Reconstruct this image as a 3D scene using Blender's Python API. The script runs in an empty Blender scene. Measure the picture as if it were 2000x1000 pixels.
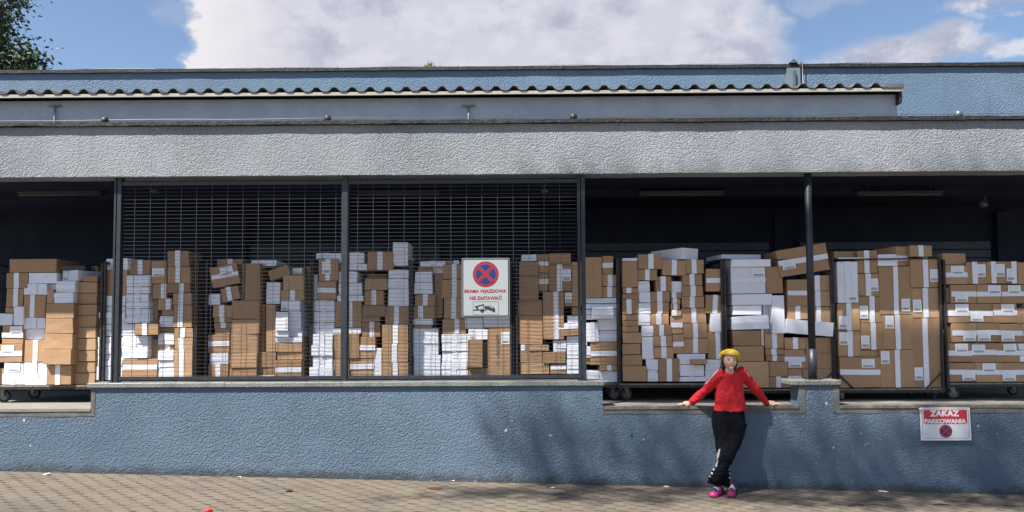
import bpy, bmesh, math, random
from mathutils import Vector, Matrix, noise
R = math.radians
random.seed(7)
scene = bpy.context.scene
COL = scene.collection

# ------------------------------------------------------------------ camera, sky, sun, exposure
F = 1450.0; CAMZ = 1.7; SHIFT = 0.039
cd = bpy.data.cameras.new("camera"); cam = bpy.data.objects.new("camera", cd); COL.objects.link(cam)
cd.sensor_width = 36; cd.lens = 36*F/2000; cd.shift_y = SHIFT; cd.clip_start = .05; cd.clip_end = 3000
MROT = Matrix.Rotation(R(.46), 4, 'Z') @ Matrix.Rotation(R(90+2.85), 4, 'X') @ Matrix.Rotation(-.005, 4, 'Z')
cam.matrix_world = Matrix.Translation((0, 0, CAMZ)) @ MROT
scene.camera = cam
def P(px, py, Y):
    """point of the world plane y = Y seen at photograph pixel (px, py)"""
    d = MROT.to_3x3() @ Vector(((px-1000)/F, (500-py)/F + SHIFT*2000/F, -1))
    t = Y/d.y
    return Vector((d.x*t, Y, CAMZ + d.z*t))

SUN = Vector((-1.15, -1.0, 2.3)).normalized()
sl = bpy.data.lights.new("sun", 'SUN'); sl.energy = 5.0; sl.angle = R(.53); sl.color = (1, .95, .88)
so = bpy.data.objects.new("sun", sl); COL.objects.link(so); so.location = (-8, -6, 14)
so.rotation_euler = (-SUN).to_track_quat('-Z', 'Y').to_euler()
scene.view_settings.view_transform = 'Standard'; scene.view_settings.look = 'None'
scene.view_settings.gamma = 1; scene.view_settings.exposure = 1.2

class NT:
    """small helper to write node trees"""
    def __init__(s, tree): s.t = tree; s.n = tree.nodes; s.l = tree.links
    def new(s, kind, **kw):
        nd = s.n.new(kind)
        for k, v in kw.items(): setattr(nd, k, v)
        return nd
    def link(s, a, b): s.l.new(a, b)
    def put(s, sock, v):
        if isinstance(v, bpy.types.NodeSocket): s.l.new(v, sock)
        else: sock.default_value = v
    def math(s, op, a, b=None, c=None, clamp=False):
        nd = s.new('ShaderNodeMath', operation=op); nd.use_clamp = clamp
        s.put(nd.inputs[0], a)
        if b is not None: s.put(nd.inputs[1], b)
        if c is not None: s.put(nd.inputs[2], c)
        return nd.outputs[0]
    def ramp(s, v, lo, hi, a=0., b=1., smooth=True):
        nd = s.new('ShaderNodeMapRange'); nd.interpolation_type = 'SMOOTHSTEP' if smooth else 'LINEAR'
        s.put(nd.inputs[0], v); s.put(nd.inputs[1], lo); s.put(nd.inputs[2], hi); s.put(nd.inputs[3], a); s.put(nd.inputs[4], b)
        return nd.outputs[0]
    def noise(s, vec, scale, detail=2, rough=.5, dist=0, dim='3D'):
        nd = s.new('ShaderNodeTexNoise'); nd.noise_dimensions = dim
        if vec is not None: s.l.new(vec, nd.inputs['Vector'])
        nd.inputs['Scale'].default_value = scale; nd.inputs['Detail'].default_value = detail
        nd.inputs['Roughness'].default_value = rough; nd.inputs['Distortion'].default_value = dist
        return nd.outputs['Fac']
    def mix(s, f, a, b, mode='MIX'):
        nd = s.new('ShaderNodeMix', data_type='RGBA', blend_type=mode)
        s.put(nd.inputs['Factor'], f)
        for k, v in ((6, a), (7, b)):
            s.put(nd.inputs[k], v if isinstance(v, bpy.types.NodeSocket) else (*v[:3], 1))
        return nd.outputs[2]

world = bpy.data.worlds.new("World"); scene.world = world; world.use_nodes = True
w = NT(world.node_tree); w.n.clear()
sky = w.new('ShaderNodeTexSky', sky_type='NISHITA'); sky.sun_disc = False
sky.sun_elevation = math.asin(SUN.z); sky.sun_rotation = math.atan2(SUN.x, SUN.y) % (2*math.pi)
sky.air_density = 1.0; sky.dust_density = .6; sky.ozone_density = 1.6
bg = w.new('ShaderNodeBackground'); bg.inputs[1].default_value = .072; w.link(sky.outputs[0], bg.inputs[0])
tc = w.new('ShaderNodeTexCoord'); G = tc.outputs['Generated']
sep = w.new('ShaderNodeSeparateXYZ'); w.link(G, sep.inputs[0])
mp = w.new('ShaderNodeMapping'); mp.inputs['Scale'].default_value = (1, 1, 1.6); w.link(G, mp.inputs[0])
n1 = w.noise(mp.outputs[0], 7, 8, .6); n2 = w.noise(mp.outputs[0], 17, 8, .62); n3 = w.noise(mp.outputs[0], 3.2, 6, .55)
az = w.math('ARCTAN2', sep.outputs[0], sep.outputs[1])
el = w.math('ARCSINE', sep.outputs[2])
def jit(v, amt, n): return w.math('ADD', v, w.math('MULTIPLY', w.math('SUBTRACT', n, .5), amt))
azj = jit(jit(az, .16, n1), .13, n2); elj = jit(jit(el, .055, n1), .035, n2)
def band(v, a0, a1, b0, b1): return w.math('MULTIPLY', w.ramp(v, a0, a1), w.ramp(v, b0, b1, 1, 0))
# the large cloud: its left edge slants, its right edge frays
slant = w.math('ADD', azj, w.math('MULTIPLY', w.math('SUBTRACT', el, .36), -.15))
big = w.math('MULTIPLY', w.ramp(slant, -.430, -.388), w.ramp(azj, .315, .385, 1, 0))
def puff(a, e, ra, re, k=1.):
    da = w.math('DIVIDE', w.math('SUBTRACT', azj, a), ra); de = w.math('DIVIDE', w.math('SUBTRACT', elj, e), re)
    r = w.math('SQRT', w.math('ADD', w.math('MULTIPLY', da, da), w.math('MULTIPLY', de, de)))
    return w.ramp(r, .45, 1.15, k, 0)
mask = big
for a in ((-.60, .40, .06, .02, .28), (.485, .322, .115, .024, .95), (.53, .334, .05, .016, .9), (.605, .362, .085, .018, .95), (.62, .312, .07, .012, .8), (.42, .40, .05, .02, .25), (-.42, .385, .05, .02, .2), (-.405, .326, .035, .014, 1.)):
    mask = w.math('MAXIMUM', mask, puff(*a))
rest = w.math('MULTIPLY', w.ramp(n3, .46, .60), w.ramp(w.math('ABSOLUTE', az), .8, 1.1))
mask = w.math('MAXIMUM', mask, w.math('MULTIPLY', rest, .35), clamp=True)
ccol = w.mix(w.ramp(n1, .42, .60), (.45, .475, .60), (.66, .67, .77))
edge = w.ramp(mask, .35, 1.0, 1, 0)
ccol = w.mix(w.math('MULTIPLY', w.ramp(n2, .45, .62), w.ramp(azj, .25, .45, .4, .95)), ccol, (.84, .83, .88))
ccol = w.mix(w.math('MULTIPLY', w.math('MULTIPLY', w.ramp(azj, -.40, -.27, 1, 0), w.ramp(mask, .6, 1.)), .8), ccol, (.93, .90, .92))
bg2 = w.new('ShaderNodeBackground'); w.link(ccol, bg2.inputs[0]); bg2.inputs[1].default_value = .43
ms = w.new('ShaderNodeMixShader'); w.link(mask, ms.inputs[0]); w.link(bg.outputs[0], ms.inputs[1]); w.link(bg2.outputs[0], ms.inputs[2])
wo = w.new('ShaderNodeOutputWorld'); w.link(ms.outputs[0], wo.inputs[0])

# ------------------------------------------------------------------ helpers
def tag(o, label=None, cat=None, group=None, kind=None):
    if label: o['label'] = label
    if cat: o['category'] = cat
    if group: o['group'] = group
    if kind: o['kind'] = kind
    return o
def empty(name, loc, label, cat, group=None):
    o = bpy.data.objects.new(name, None); COL.objects.link(o); o.location = loc; o.empty_display_size = .1
    return tag(o, label, cat, group)
def build(name, bm, mat, parent=None, smooth=False, loc=None):
    """link a bmesh written in WORLD coordinates as one object (local to its parent or to loc)"""
    me = bpy.data.meshes.new(name)
    off = Vector((0, 0, 0))
    if parent is not None:
        off = wl(parent)
    elif loc is not None: off = Vector(loc)
    bmesh.ops.translate(bm, verts=bm.verts, vec=-off)
    bm.normal_update(); bm.to_mesh(me); bm.free()
    for m in (mat if isinstance(mat, (list, tuple)) else [mat]): me.materials.append(m)
    if smooth:
        for p in me.polygons: p.use_smooth = True
    o = bpy.data.objects.new(name, me); COL.objects.link(o)
    if parent is not None: o.parent = parent
    elif loc is not None: o.location = loc
    return o
def wl(o):
    v = Vector((0, 0, 0))
    while o is not None: v += Vector(o.location); o = o.parent
    return v
def box(bm, x0, x1, y0, y1, z0, z1, bev=0, mi=0):
    r = bmesh.ops.create_cube(bm, size=1)
    vs = r['verts']
    for v in vs:
        v.co = Vector((x0 if v.co.x < 0 else x1, y0 if v.co.y < 0 else y1, z0 if v.co.z < 0 else z1))
    fs = set(f for v in vs for f in v.link_faces)
    for f in fs: f.material_index = mi
    if bev:
        es = list(set(e for v in vs for e in v.link_edges))
        bmesh.ops.bevel(bm, geom=es, offset=bev, segments=1, affect='EDGES', clamp_overlap=True)
    return vs
def tube(bm, pts, radii, n=10, cap=True, flat=None, mi=0):
    """sweep a ring along pts; radii: number or (rx, ry)"""
    pts = [Vector(p) for p in pts]; rings = []
    if not isinstance(radii, (list, tuple)): radii = [radii]*len(pts)
    side = None
    for i, p in enumerate(pts):
        d = (pts[min(i+1, len(pts)-1)] - pts[max(i-1, 0)]).normalized()
        if side is None:
            side = Vector((1, 0, 0)) if abs(d.x) < .8 else Vector((0, 0, 1))
        side = (side - d*side.dot(d)).normalized(); up = d.cross(side)
        rx, ry = radii[i] if isinstance(radii[i], (tuple, list)) else (radii[i], radii[i])
        rings.append([bm.verts.new(p + side*math.cos(2*math.pi*k/n)*rx + up*math.sin(2*math.pi*k/n)*ry) for k in range(n)])
    for a, b in zip(rings, rings[1:]):
        for k in range(n):
            f = bm.faces.new((a[k], a[(k+1) % n], b[(k+1) % n], b[k])); f.smooth = True; f.material_index = mi
    if cap:
        f = bm.faces.new(list(reversed(rings[0]))); f.material_index = mi
        f = bm.faces.new(rings[-1]); f.material_index = mi
    return rings
def ball(bm, c, r, sub=3, mi=0):
    q = bmesh.ops.create_icosphere(bm, subdivisions=sub, radius=1)
    r = r if isinstance(r, (tuple, list)) else (r, r, r)
    for v in q['verts']: v.co = Vector((c[0]+v.co.x*r[0], c[1]+v.co.y*r[1], c[2]+v.co.z*r[2]))
    for f in set(f for v in q['verts'] for f in v.link_faces): f.smooth = True; f.material_index = mi
    return q['verts']
def plate(bm, pts, y0, y1, mi=0):
    """flat outline (x, z) extruded between y0 (front) and y1"""
    a = [bm.verts.new((x, y0, z)) for x, z in pts]; b = [bm.verts.new((x, y1, z)) for x, z in pts]
    n = len(pts)
    fs = [bm.faces.new(a), bm.faces.new(list(reversed(b)))]
    for i in range(n): fs.append(bm.faces.new((a[i], b[i], b[(i+1) % n], a[(i+1) % n])))
    for f in fs: f.material_index = mi
    bmesh.ops.recalc_face_normals(bm, faces=fs)
    return fs
def rrect(cx, cz, w_, h_, r, n=6):
    pts = []
    for sx, sz, a0 in ((1, 1, 0), (-1, 1, 90), (-1, -1, 180), (1, -1, 270)):
        for k in range(n+1):
            a = R(a0+90*k/n); pts.append((cx+sx*(w_/2-r)+r*math.cos(a), cz+sz*(h_/2-r)+r*math.sin(a)))
    return pts

# ------------------------------------------------------------------ materials
def mat(name, col, rough=.6, metal=0., spec=.5, fn=None):
    m = bpy.data.materials.new(name); m.use_nodes = True; t = NT(m.node_tree)
    b = m.node_tree.nodes['Principled BSDF']
    b.inputs['Base Color'].default_value = (*col, 1); b.inputs['Roughness'].default_value = rough
    b.inputs['Metallic'].default_value = metal; b.inputs['Specular IOR Level'].default_value = spec
    if fn: fn(t, b)
    return m
def coords(t, kind='Object', scale=None):
    c = t.new('ShaderNodeTexCoord').outputs[kind]
    if scale:
        m = t.new('ShaderNodeMapping'); m.inputs['Scale'].default_value = scale; t.link(c, m.inputs[0]); c = m.outputs[0]
    return c
def bump(t, b, h, strength=1., dist=.01):
    n = t.new('ShaderNodeBump'); n.inputs['Strength'].default_value = strength; n.inputs['Distance'].default_value = dist
    t.link(h, n.inputs['Height']); t.link(n.outputs[0], b.inputs['Normal'])
def stucco(name, c1, c2, grain=34, dist=.02, stain=None, scuffs=False):
    def fn(t, b):
        geo = t.new('ShaderNodeNewGeometry').outputs['Position']
        big = t.noise(geo, .8, 5, .6); mid = t.noise(geo, 5, 4, .6)
        c = t.mix(t.ramp(big, .35, .65), c1, c2)
        c = t.mix(t.math('MULTIPLY', t.ramp(mid, .4, .8), .28), c, tuple(x*.72 for x in c1))
        st = t.new('ShaderNodeMapping'); st.inputs['Scale'].default_value = (7, 7, .7); t.link(geo, st.inputs[0])
        c = t.mix(t.math('MULTIPLY', t.ramp(t.noise(st.outputs[0], 1, 4, .6), .50, .72), .34), c, tuple(x*.68 for x in c2))
        c = t.mix(t.ramp(t.noise(geo, 1.7, 4, .6), .5, .68, 0, .3), c, (c1[0]*.92, c1[1]*1.06, c1[2]*.94))
        if stain:  # dirt splashed up from the paving, a band that follows the ground
            sp = t.new('ShaderNodeSeparateXYZ'); t.link(geo, sp.inputs[0])
            hgt = t.math('ADD', sp.outputs[2], t.math('MULTIPLY', sp.outputs[0], .026))
            hj = t.math('ADD', hgt, t.math('MULTIPLY', t.math('SUBTRACT', t.noise(geo, 6, 5, .7), .5), .28))
            c = t.mix(t.ramp(hj, .0, .13, .85, 0), c, stain)
        if scuffs:
            v = t.noise(geo, 2.6, 6, .72, .3)
            c = t.mix(t.ramp(v, .735, .76, 0, .6), c, (.62, .64, .66))
        fine = t.noise(geo, grain*2.4, 2, .5)
        vo = t.new('ShaderNodeTexVoronoi', feature='SMOOTH_F1'); vo.inputs['Scale'].default_value = grain; vo.inputs['Smoothness'].default_value = .45
        wv = t.new('ShaderNodeVectorMath', operation='ADD'); t.link(geo, wv.inputs[0])
        nz = t.new('ShaderNodeTexNoise'); nz.inputs['Scale'].default_value = grain*.8; t.link(geo, nz.inputs[0])
        sc = t.new('ShaderNodeVectorMath', operation='SCALE'); t.link(nz.outputs['Color'], sc.inputs[0]); sc.inputs[3].default_value = .035
        t.link(sc.outputs[0], wv.inputs[1]); t.link(wv.outputs[0], vo.inputs['Vector'])
        h = t.math('ADD', t.math('MULTIPLY', t.ramp(vo.outputs['Distance'], .15, .75, 1, 0), .75), t.math('MULTIPLY', fine, .45))
        h = t.math('ADD', h, t.math('MULTIPLY', t.noise(geo, grain*.4, 3), .3))
        amt = t.ramp(t.noise(geo, .7, 2), .35, .7, .45, 1.)
        h = t.math('MULTIPLY', h, amt)
        t.link(c, b.inputs['Base Color']); bump(t, b, h, 1., dist)
    return mat(name, c1, .85, spec=.25, fn=fn)
def rough_mat(name, c1, c2, scale=8, rough=.8, dist=.004, metal=0, bs=60, spec=.4):
    def fn(t, b):
        geo = t.new('ShaderNodeNewGeometry').outputs['Position']
        c = t.mix(t.ramp(t.noise(geo, scale, 6, .65), .35, .68), c1, c2)
        t.link(c, b.inputs['Base Color']); bump(t, b, t.noise(geo, bs, 3, .6), .8, dist)
    return mat(name, c1, rough, metal, spec, fn)

M = {}
M['fascia'] = stucco('grey_stucco', (.235, .25, .275), (.275, .29, .315), 58, .015)
M['blue'] = stucco('blue_stucco', (.090, .133, .181), (.114, .160, .213), 54, .011, stain=(.05, .052, .056), scuffs=True)
M['blue_far'] = stucco('pale_blue_stucco', (.108, .165, .238), (.128, .185, .262), 40, .007)
M['shed_wall'] = rough_mat('grey_render', (.34, .375, .43), (.41, .445, .49), 3, .85, .004)
M['trim'] = rough_mat('bare_cement', (.17, .18, .18), (.26, .26, .25), 9, .9, .006)
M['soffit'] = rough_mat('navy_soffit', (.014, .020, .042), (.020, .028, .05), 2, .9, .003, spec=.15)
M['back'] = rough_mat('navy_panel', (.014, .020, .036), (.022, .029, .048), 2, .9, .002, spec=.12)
M['bitumen'] = rough_mat('bitumen_felt', (.035, .036, .045), (.10, .10, .11), 14, .7, .015, bs=30)
M['cream'] = rough_mat('cream_painted_board', (.62, .60, .51), (.74, .71, .61), 12, .6, .002)
M['corrugated'] = rough_mat('fibre_cement', (.16, .16, .17), (.24, .24, .25), 10, .85, .003)
M['floor'] = rough_mat('dock_concrete', (.34, .32, .28), (.42, .40, .35), 5, .8, .004)
M['steel_dark'] = rough_mat('dark_painted_steel', (.014, .018, .026), (.024, .029, .038), 12, .45, .0015, spec=.5)
M['cart_steel'] = rough_mat('worn_cart_steel', (.02, .02, .024), (.05, .045, .045), 20, .5, .001, .3)
M['vent'] = mat('dull_grey_pipe', (.17, .18, .205), .7)
M['ledge'] = rough_mat('dirty_ledge_plate', (.10, .095, .08), (.17, .16, .13), 12, .7, .006, bs=45)
M['shutter'] = rough_mat('shutter_paint', (.060, .074, .105), (.075, .09, .12), 2, .8, .002, spec=.15)
M['wire'] = mat('galvanised_wire', (.035, .042, .055), .6, .2)
M['cable'] = mat('aluminium_cable', (.5, .52, .55), .4, .6)
M['zinc'] = rough_mat('zinc_sheet', (.40, .43, .47), (.50, .53, .57), 10, .45, .001, .4)
M['rubber'] = mat('black_rubber', (.02, .02, .025), .55)
M['rim'] = mat('zinc_rim', (.5, .5, .52), .35, .8)
M['ply'] = rough_mat('worn_plywood', (.16, .12, .085), (.30, .24, .17), 16, .8, .003)
M['tread'] = None
M['chip'] = mat('bare_plaster', (.42, .43, .43), .9)
M['hole'] = mat('dark_hole', (.02, .022, .03), .9)
M['cement_blue'] = rough_mat('blue_grey_board', (.115, .155, .19), (.135, .175, .21), 5, .8, .002)
def f_tread(t, b):
    geo = t.new('ShaderNodeNewGeometry').outputs['Position']
    m = t.new('ShaderNodeMapping'); m.inputs['Rotation'].default_value = (0, R(40), 0); m.inputs['Scale'].default_value = (34, 20, 60); t.link(geo, m.inputs[0])
    vo = t.new('ShaderNodeTexVoronoi'); vo.inputs['Scale'].default_value = 1; vo.inputs['Randomness'].default_value = .15; t.link(m.outputs[0], vo.inputs['Vector'])
    h = t.ramp(vo.outputs['Distance'], .22, .42, 1, 0)
    c = t.mix(t.ramp(t.noise(geo, 5, 5, .7), .4, .7), (.40, .42, .41), (.27, .28, .27))
    c = t.mix(t.math('MULTIPLY', h, .5), c, (.62, .64, .62))
    t.link(c, b.inputs['Base Color']); bump(t, b, h, 1, .006)
M['tread'] = mat('tread_plate', (.4, .4, .4), .45, .35, fn=f_tread)
def f_granite(t, b):
    geo = t.new('ShaderNodeNewGeometry').outputs['Position']
    c = t.mix(t.ramp(t.noise(geo, 90, 3, .7), .42, .58), (.13, .14, .13), (.42, .42, .38)); t.link(c, b.inputs['Base Color'])
    bump(t, b, t.noise(geo, 70, 3), 1, .006)
M['capstone'] = mat('pebbled_capstone', (.3, .3, .28), .85, fn=f_granite)

def carton_mat(name, c1, c2, var):
    def fn(t, b):
        oi = t.new('ShaderNodeObjectInfo').outputs['Random']
        oc = coords(t, 'Object')
        c = t.mix(oi, c1, c2)
        hs = t.new('ShaderNodeHueSaturation'); t.link(c, hs.inputs['Color'])
        t.put(hs.inputs['Value'], t.ramp(t.math('FRACT', t.math('MULTIPLY', oi, 7.3)), 0, 1, 1-var, 1+var, False))
        sm = t.new('ShaderNodeVectorMath', operation='ADD'); t.link(oc, sm.inputs[0])
        cb = t.new('ShaderNodeCombineXYZ'); t.put(cb.inputs[0], t.math('MULTIPLY', oi, 37)); t.link(cb.outputs[0], sm.inputs[1])
        v = sm.outputs[0]
        st = t.new('ShaderNodeMapping'); st.inputs['Scale'].default_value = (3, 3, 60); t.link(v, st.inputs[0])
        cc = t.mix(t.math('MULTIPLY', t.ramp(t.noise(v, 9, 5, .6), .45, .75), .22), hs.outputs[0], tuple(x*.72 for x in c1))
        cc = t.mix(t.math('MULTIPLY', t.ramp(t.noise(st.outputs[0], 2, 2), .4, .6), .08), cc, tuple(x*.6 for x in c1))
        t.link(cc, b.inputs['Base Color'])
        h = t.math('ADD', t.noise(v, 6, 3), t.math('MULTIPLY', t.noise(st.outputs[0], 2, 1), .05))
        bump(t, b, h, .8, .012)
    return mat(name, c1, .75, spec=.3, fn=fn)
M['b'] = carton_mat('kraft_cardboard', (.33, .205, .115), (.43, .265, .150), .14)
M['w'] = carton_mat('white_cardboard', (.70, .72, .80), (.80, .81, .87), .06)
def f_tape(t, b):
    oc = coords(t, 'Object'); oi = t.new('ShaderNodeObjectInfo').outputs['Random']
    cb = t.new('ShaderNodeCombineXYZ'); t.put(cb.inputs[0], t.math('MULTIPLY', oi, 19))
    sm = t.new('ShaderNodeVectorMath', operation='ADD'); t.link(oc, sm.inputs[0]); t.link(cb.outputs[0], sm.inputs[1])
    n = t.noise(sm.outputs[0], 85, 3, .75)
    c = t.mix(t.ramp(n, .54, .62), (.74, .75, .80), (.50, .55, .70))
    t.link(c, b.inputs['Base Color'])
M['tape'] = mat('printed_paper_tape', (.75, .76, .8), .5, fn=f_tape)
def f_label(t, b):
    g = coords(t, 'Generated'); s = t.new('ShaderNodeSeparateXYZ'); t.link(g, s.inputs[0]); x, z = s.outputs[0], s.outputs[2]
    def inr(v, a, c_): return t.math('MULTIPLY', t.math('GREATER_THAN', v, a), t.math('LESS_THAN', v, c_))
    cb = t.new('ShaderNodeCombineXYZ'); t.put(cb.inputs[0], t.math('MULTIPLY', x, 38))
    bars = t.math('GREATER_THAN', t.noise(cb.outputs[0], 1, 1), .42)
    barc = t.math('MULTIPLY', bars, t.math('MULTIPLY', inr(x, .12, .88), inr(z, .08, .30)))
    rows = t.math('GREATER_THAN', t.math('FRACT', t.math('MULTIPLY', z, 9)), .62)
    txt = t.math('MULTIPLY', t.math('MULTIPLY', rows, .30), t.math('MULTIPLY', inr(x, .1, .8), inr(z, .38, .92)))
    fr = t.math('MAXIMUM', t.math('MULTIPLY', barc, .75), txt)
    t.link(t.mix(fr, (.76, .77, .80), (.07, .08, .10)), b.inputs['Base Color'])
M['label'] = mat('shipping_label_paper', (.8, .8, .82), .45, fn=f_label)

def f_pave(t, b):
    geo = t.new('ShaderNodeNewGeometry').outputs['Position']
    nz = t.new('ShaderNodeTexNoise'); nz.inputs['Scale'].default_value = 7; nz.inputs['Detail'].default_value = 3; t.link(geo, nz.inputs[0])
    sc = t.new('ShaderNodeVectorMath', operation='SCALE'); t.link(nz.outputs['Color'], sc.inputs[0]); sc.inputs[3].default_value = .035
    ad = t.new('ShaderNodeVectorMath', operation='ADD'); t.link(geo, ad.inputs[0]); t.link(sc.outputs[0], ad.inputs[1])
    sp = t.new('ShaderNodeSeparateXYZ'); t.link(ad.outputs[0], sp.inputs[0])
    xc = t.math('DIVIDE', sp.outputs[0], .108); xi = t.math('FLOOR', xc); xf = t.math('FRACT', xc)
    zig = t.math('MULTIPLY', t.math('ABSOLUTE', t.math('SUBTRACT', t.math('FRACT', t.math('DIVIDE', sp.outputs[1], .108)), .5)), .22)
    xf2 = t.math('FRACT', t.math('ADD', xc, zig))
    yv = t.math('ADD', t.math('ADD', t.math('DIVIDE', sp.outputs[1], .215), t.math('MULTIPLY', xi, .5)), t.math('MULTIPLY', xf, .16))
    yf = t.math('FRACT', yv); cell = t.math('ADD', t.math('MULTIPLY', xi, 7.31), t.math('MULTIPLY', t.math('FLOOR', yv), 3.77))
    dash = t.math('MULTIPLY', t.ramp(t.math('ABSOLUTE', t.math('SUBTRACT', yf, .5)), .05, .105, 1, 0), t.ramp(t.math('ABSOLUTE', t.math('SUBTRACT', xf, .5)), .33, .48, 1, 0))
    side = t.ramp(t.math('ABSOLUTE', t.math('SUBTRACT', xf2, .5)), .465, .5, 0, 1)
    hue = t.math('FRACT', t.math('MULTIPLY', t.math('SINE', cell), 43.7))
    c = t.mix(hue, (.30, .245, .18), (.355, .29, .215))
    mm = t.new('ShaderNodeMapping'); mm.inputs['Scale'].default_value = (.6, 1.5, 1); t.link(geo, mm.inputs[0])
    dirt = t.noise(mm.outputs[0], 1.3, 7, .65)
    c = t.mix(t.ramp(dirt, .42, .66, 0, .62), c, (.17, .145, .125))
    sandy = t.noise(geo, 2.2, 6, .7)
    c = t.mix(t.ramp(sandy, .52, .72, 0, .6), c, (.42, .35, .25))
    grit = t.noise(geo, 60, 4, .8)
    c = t.mix(t.ramp(grit, .56, .72, 0, .5), c, (.12, .10, .085))
    wear = t.ramp(t.noise(geo, 3, 5, .7), .3, .6, .25, 1)
    c = t.mix(t.math('MULTIPLY', t.math('MULTIPLY', dash, .92), wear), c, (.055, .045, .035))
    c = t.mix(t.math('MULTIPLY', t.math('MULTIPLY', side, .14), wear), c, (.12, .10, .08))
    t.link(c, b.inputs['Base Color'])
    h = t.math('ADD', t.math('SUBTRACT', 1, t.math('MAXIMUM', dash, t.math('MULTIPLY', side, .5))), t.math('MULTIPLY', grit, .6))
    bump(t, b, h, 1, .008)
M['pave'] = mat('paving_blocks', (.3, .25, .2), .9, fn=f_pave)
def plain(name, col, rough=.5, metal=0): M[name] = mat(name, col, rough, metal); return M[name]
plain('sign_white', (.60, .66, .68), .4); plain('board_white', (.60, .62, .67), .35); plain('board_red', (.46, .02, .035), .35); plain('sign_black', (.015, .016, .02), .5); plain('sign_red', (.50, .025, .035), .4)
plain('sign_blue', (.045, .04, .22), .4); plain('lamp_plastic', (.045, .052, .065), .6); plain('scrap_white', (.75, .75, .72), .7)
plain('cap_red', (.75, .03, .015), .4); plain('twig', (.06, .04, .03), .9); plain('black_plastic', (.03, .03, .035), .3)
plain('grey_dome', (.12, .13, .14), .4); plain('ink', (.10, .08, .07), .8)

# surfaces that stand in full sun: base colours scaled down to offset the exposure
def tone(names, k):
    for nm in names:
        for nd in M[nm].node_tree.nodes:
            if nd.type == 'BSDF_PRINCIPLED':
                v = nd.inputs['Base Color'].default_value; nd.inputs['Base Color'].default_value = (v[0]*k, v[1]*k, v[2]*k, 1)
            if nd.type == 'MIX':
                for q in (6, 7): v = nd.inputs[q].default_value; nd.inputs[q].default_value = (v[0]*k, v[1]*k, v[2]*k, 1)
tone(['floor', 'trim', 'cream', 'corrugated', 'zinc', 'tread', 'capstone', 'bitumen', 'cable', 'cable', 'zinc', 'rim', 'rim', 'sign_white', 'sign_red', 'sign_blue'], .52)
tone(['bitumen'], .55); tone(['pave'], .42)
# ------------------------------------------------------------------ ground
def gz(x): return -.026*max(-40, min(40, x))
bm = bmesh.new()
xs = [-400, -40, 0, 40, 400]; ys = [-300, 8.62, 600]
vg = [[bm.verts.new((x, y, gz(x))) for x in xs] for y in ys]
for a, b_ in zip(vg, vg[1:]):
    for i in range(len(xs)-1): bm.faces.new((a[i], a[i+1], b_[i+1], b_[i]))
tag(build('paving', bm, M['pave']), 'sandy interlocking paving in front of the dock', None, None, 'structure')

# ------------------------------------------------------------------ warehouse
WY = 8.5; ZL = .856; ZW0, ZW1 = 1.097, 1.15; ZF0, ZF1, ZB = 3.535, 4.12, 4.165
XL, XR = -9., 9.
YB = 11.3; YU = 11.5
ware = empty('warehouse', (0, WY, 0), 'grey and blue rendered warehouse with an open loading dock', 'building')
def subdiv_edge_wave(bm, amp, seed):
    for v in bm.verts:
        n = noise.noise(Vector((v.co.x*1.7+seed, 0, seed))) + .5*noise.noise(Vector((v.co.x*5+seed, 3, seed)))
        v.co.z += n*amp
def longbox(x0, x1, y0, y1, z0, z1, n, amp=0, seed=0):
    bm = bmesh.new()
    rings = []
    for i in range(n+1):
        x = x0+(x1-x0)*i/n
        a = amp*(noise.noise(Vector((x*1.3+seed, 0, seed))) + .6*noise.noise(Vector((x*6+seed, 3, seed))))
        c = amp*(noise.noise(Vector((x*1.3+seed+40, 0, seed))) + .6*noise.noise(Vector((x*6+seed+40, 3, seed))))
        dy = amp*.8*noise.noise(Vector((x*2+seed+80, 0, seed)))
        rings.append([bm.verts.new(q) for q in ((x, y0+dy, z0+a), (x, y1, z0+a), (x, y1, z1+c), (x, y0+dy, z1+c))])
    for a, b_ in zip(rings, rings[1:]):
        for k in range(4): bm.faces.new((a[k], b_[k], b_[(k+1) % 4], a[(k+1) % 4]))
    bm.faces.new(rings[0]); bm.faces.new(list(reversed(rings[-1])))
    bmesh.ops.recalc_face_normals(bm, faces=bm.faces)
    return bm
build('fascia', longbox(XL, XR, WY, WY+.25, ZF0, ZF1, 260, .006, 3), M['fascia'], ware)
build('parapet_flashing', longbox(XL, XR, WY-.045, WY+.32, ZF1+.002, ZB, 400, .009, 9), M['bitumen'], ware)
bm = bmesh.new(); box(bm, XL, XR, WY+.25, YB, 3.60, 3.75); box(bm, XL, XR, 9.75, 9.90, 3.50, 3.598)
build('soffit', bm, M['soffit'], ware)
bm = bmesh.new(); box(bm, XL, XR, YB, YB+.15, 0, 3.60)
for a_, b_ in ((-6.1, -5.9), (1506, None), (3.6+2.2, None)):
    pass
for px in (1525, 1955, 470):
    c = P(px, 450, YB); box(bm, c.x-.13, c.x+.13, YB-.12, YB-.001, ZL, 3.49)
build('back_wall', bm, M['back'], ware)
# shutter doors of wide horizontal panels between the back wall pillars
for px0, px1 in ((1130, 1500), (1560, 1930), (490, 860)):
    a, b_ = P(px0, 450, YB).x, P(px1, 450, YB).x; bm = bmesh.new()
    z = ZL
    while z < 3.0:
        box(bm, a, b_, YB-.05, YB-.002, z, z+.118, .008); z += .13
    build('roller_shutter', bm, M['shutter'], ware)
bm = bmesh.new()
box(bm, XL, XR, WY+.32, YU-.002, ZB-.02, ZB+.03)
build('lower_roof', bm, M['bitumen'], ware)
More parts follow.
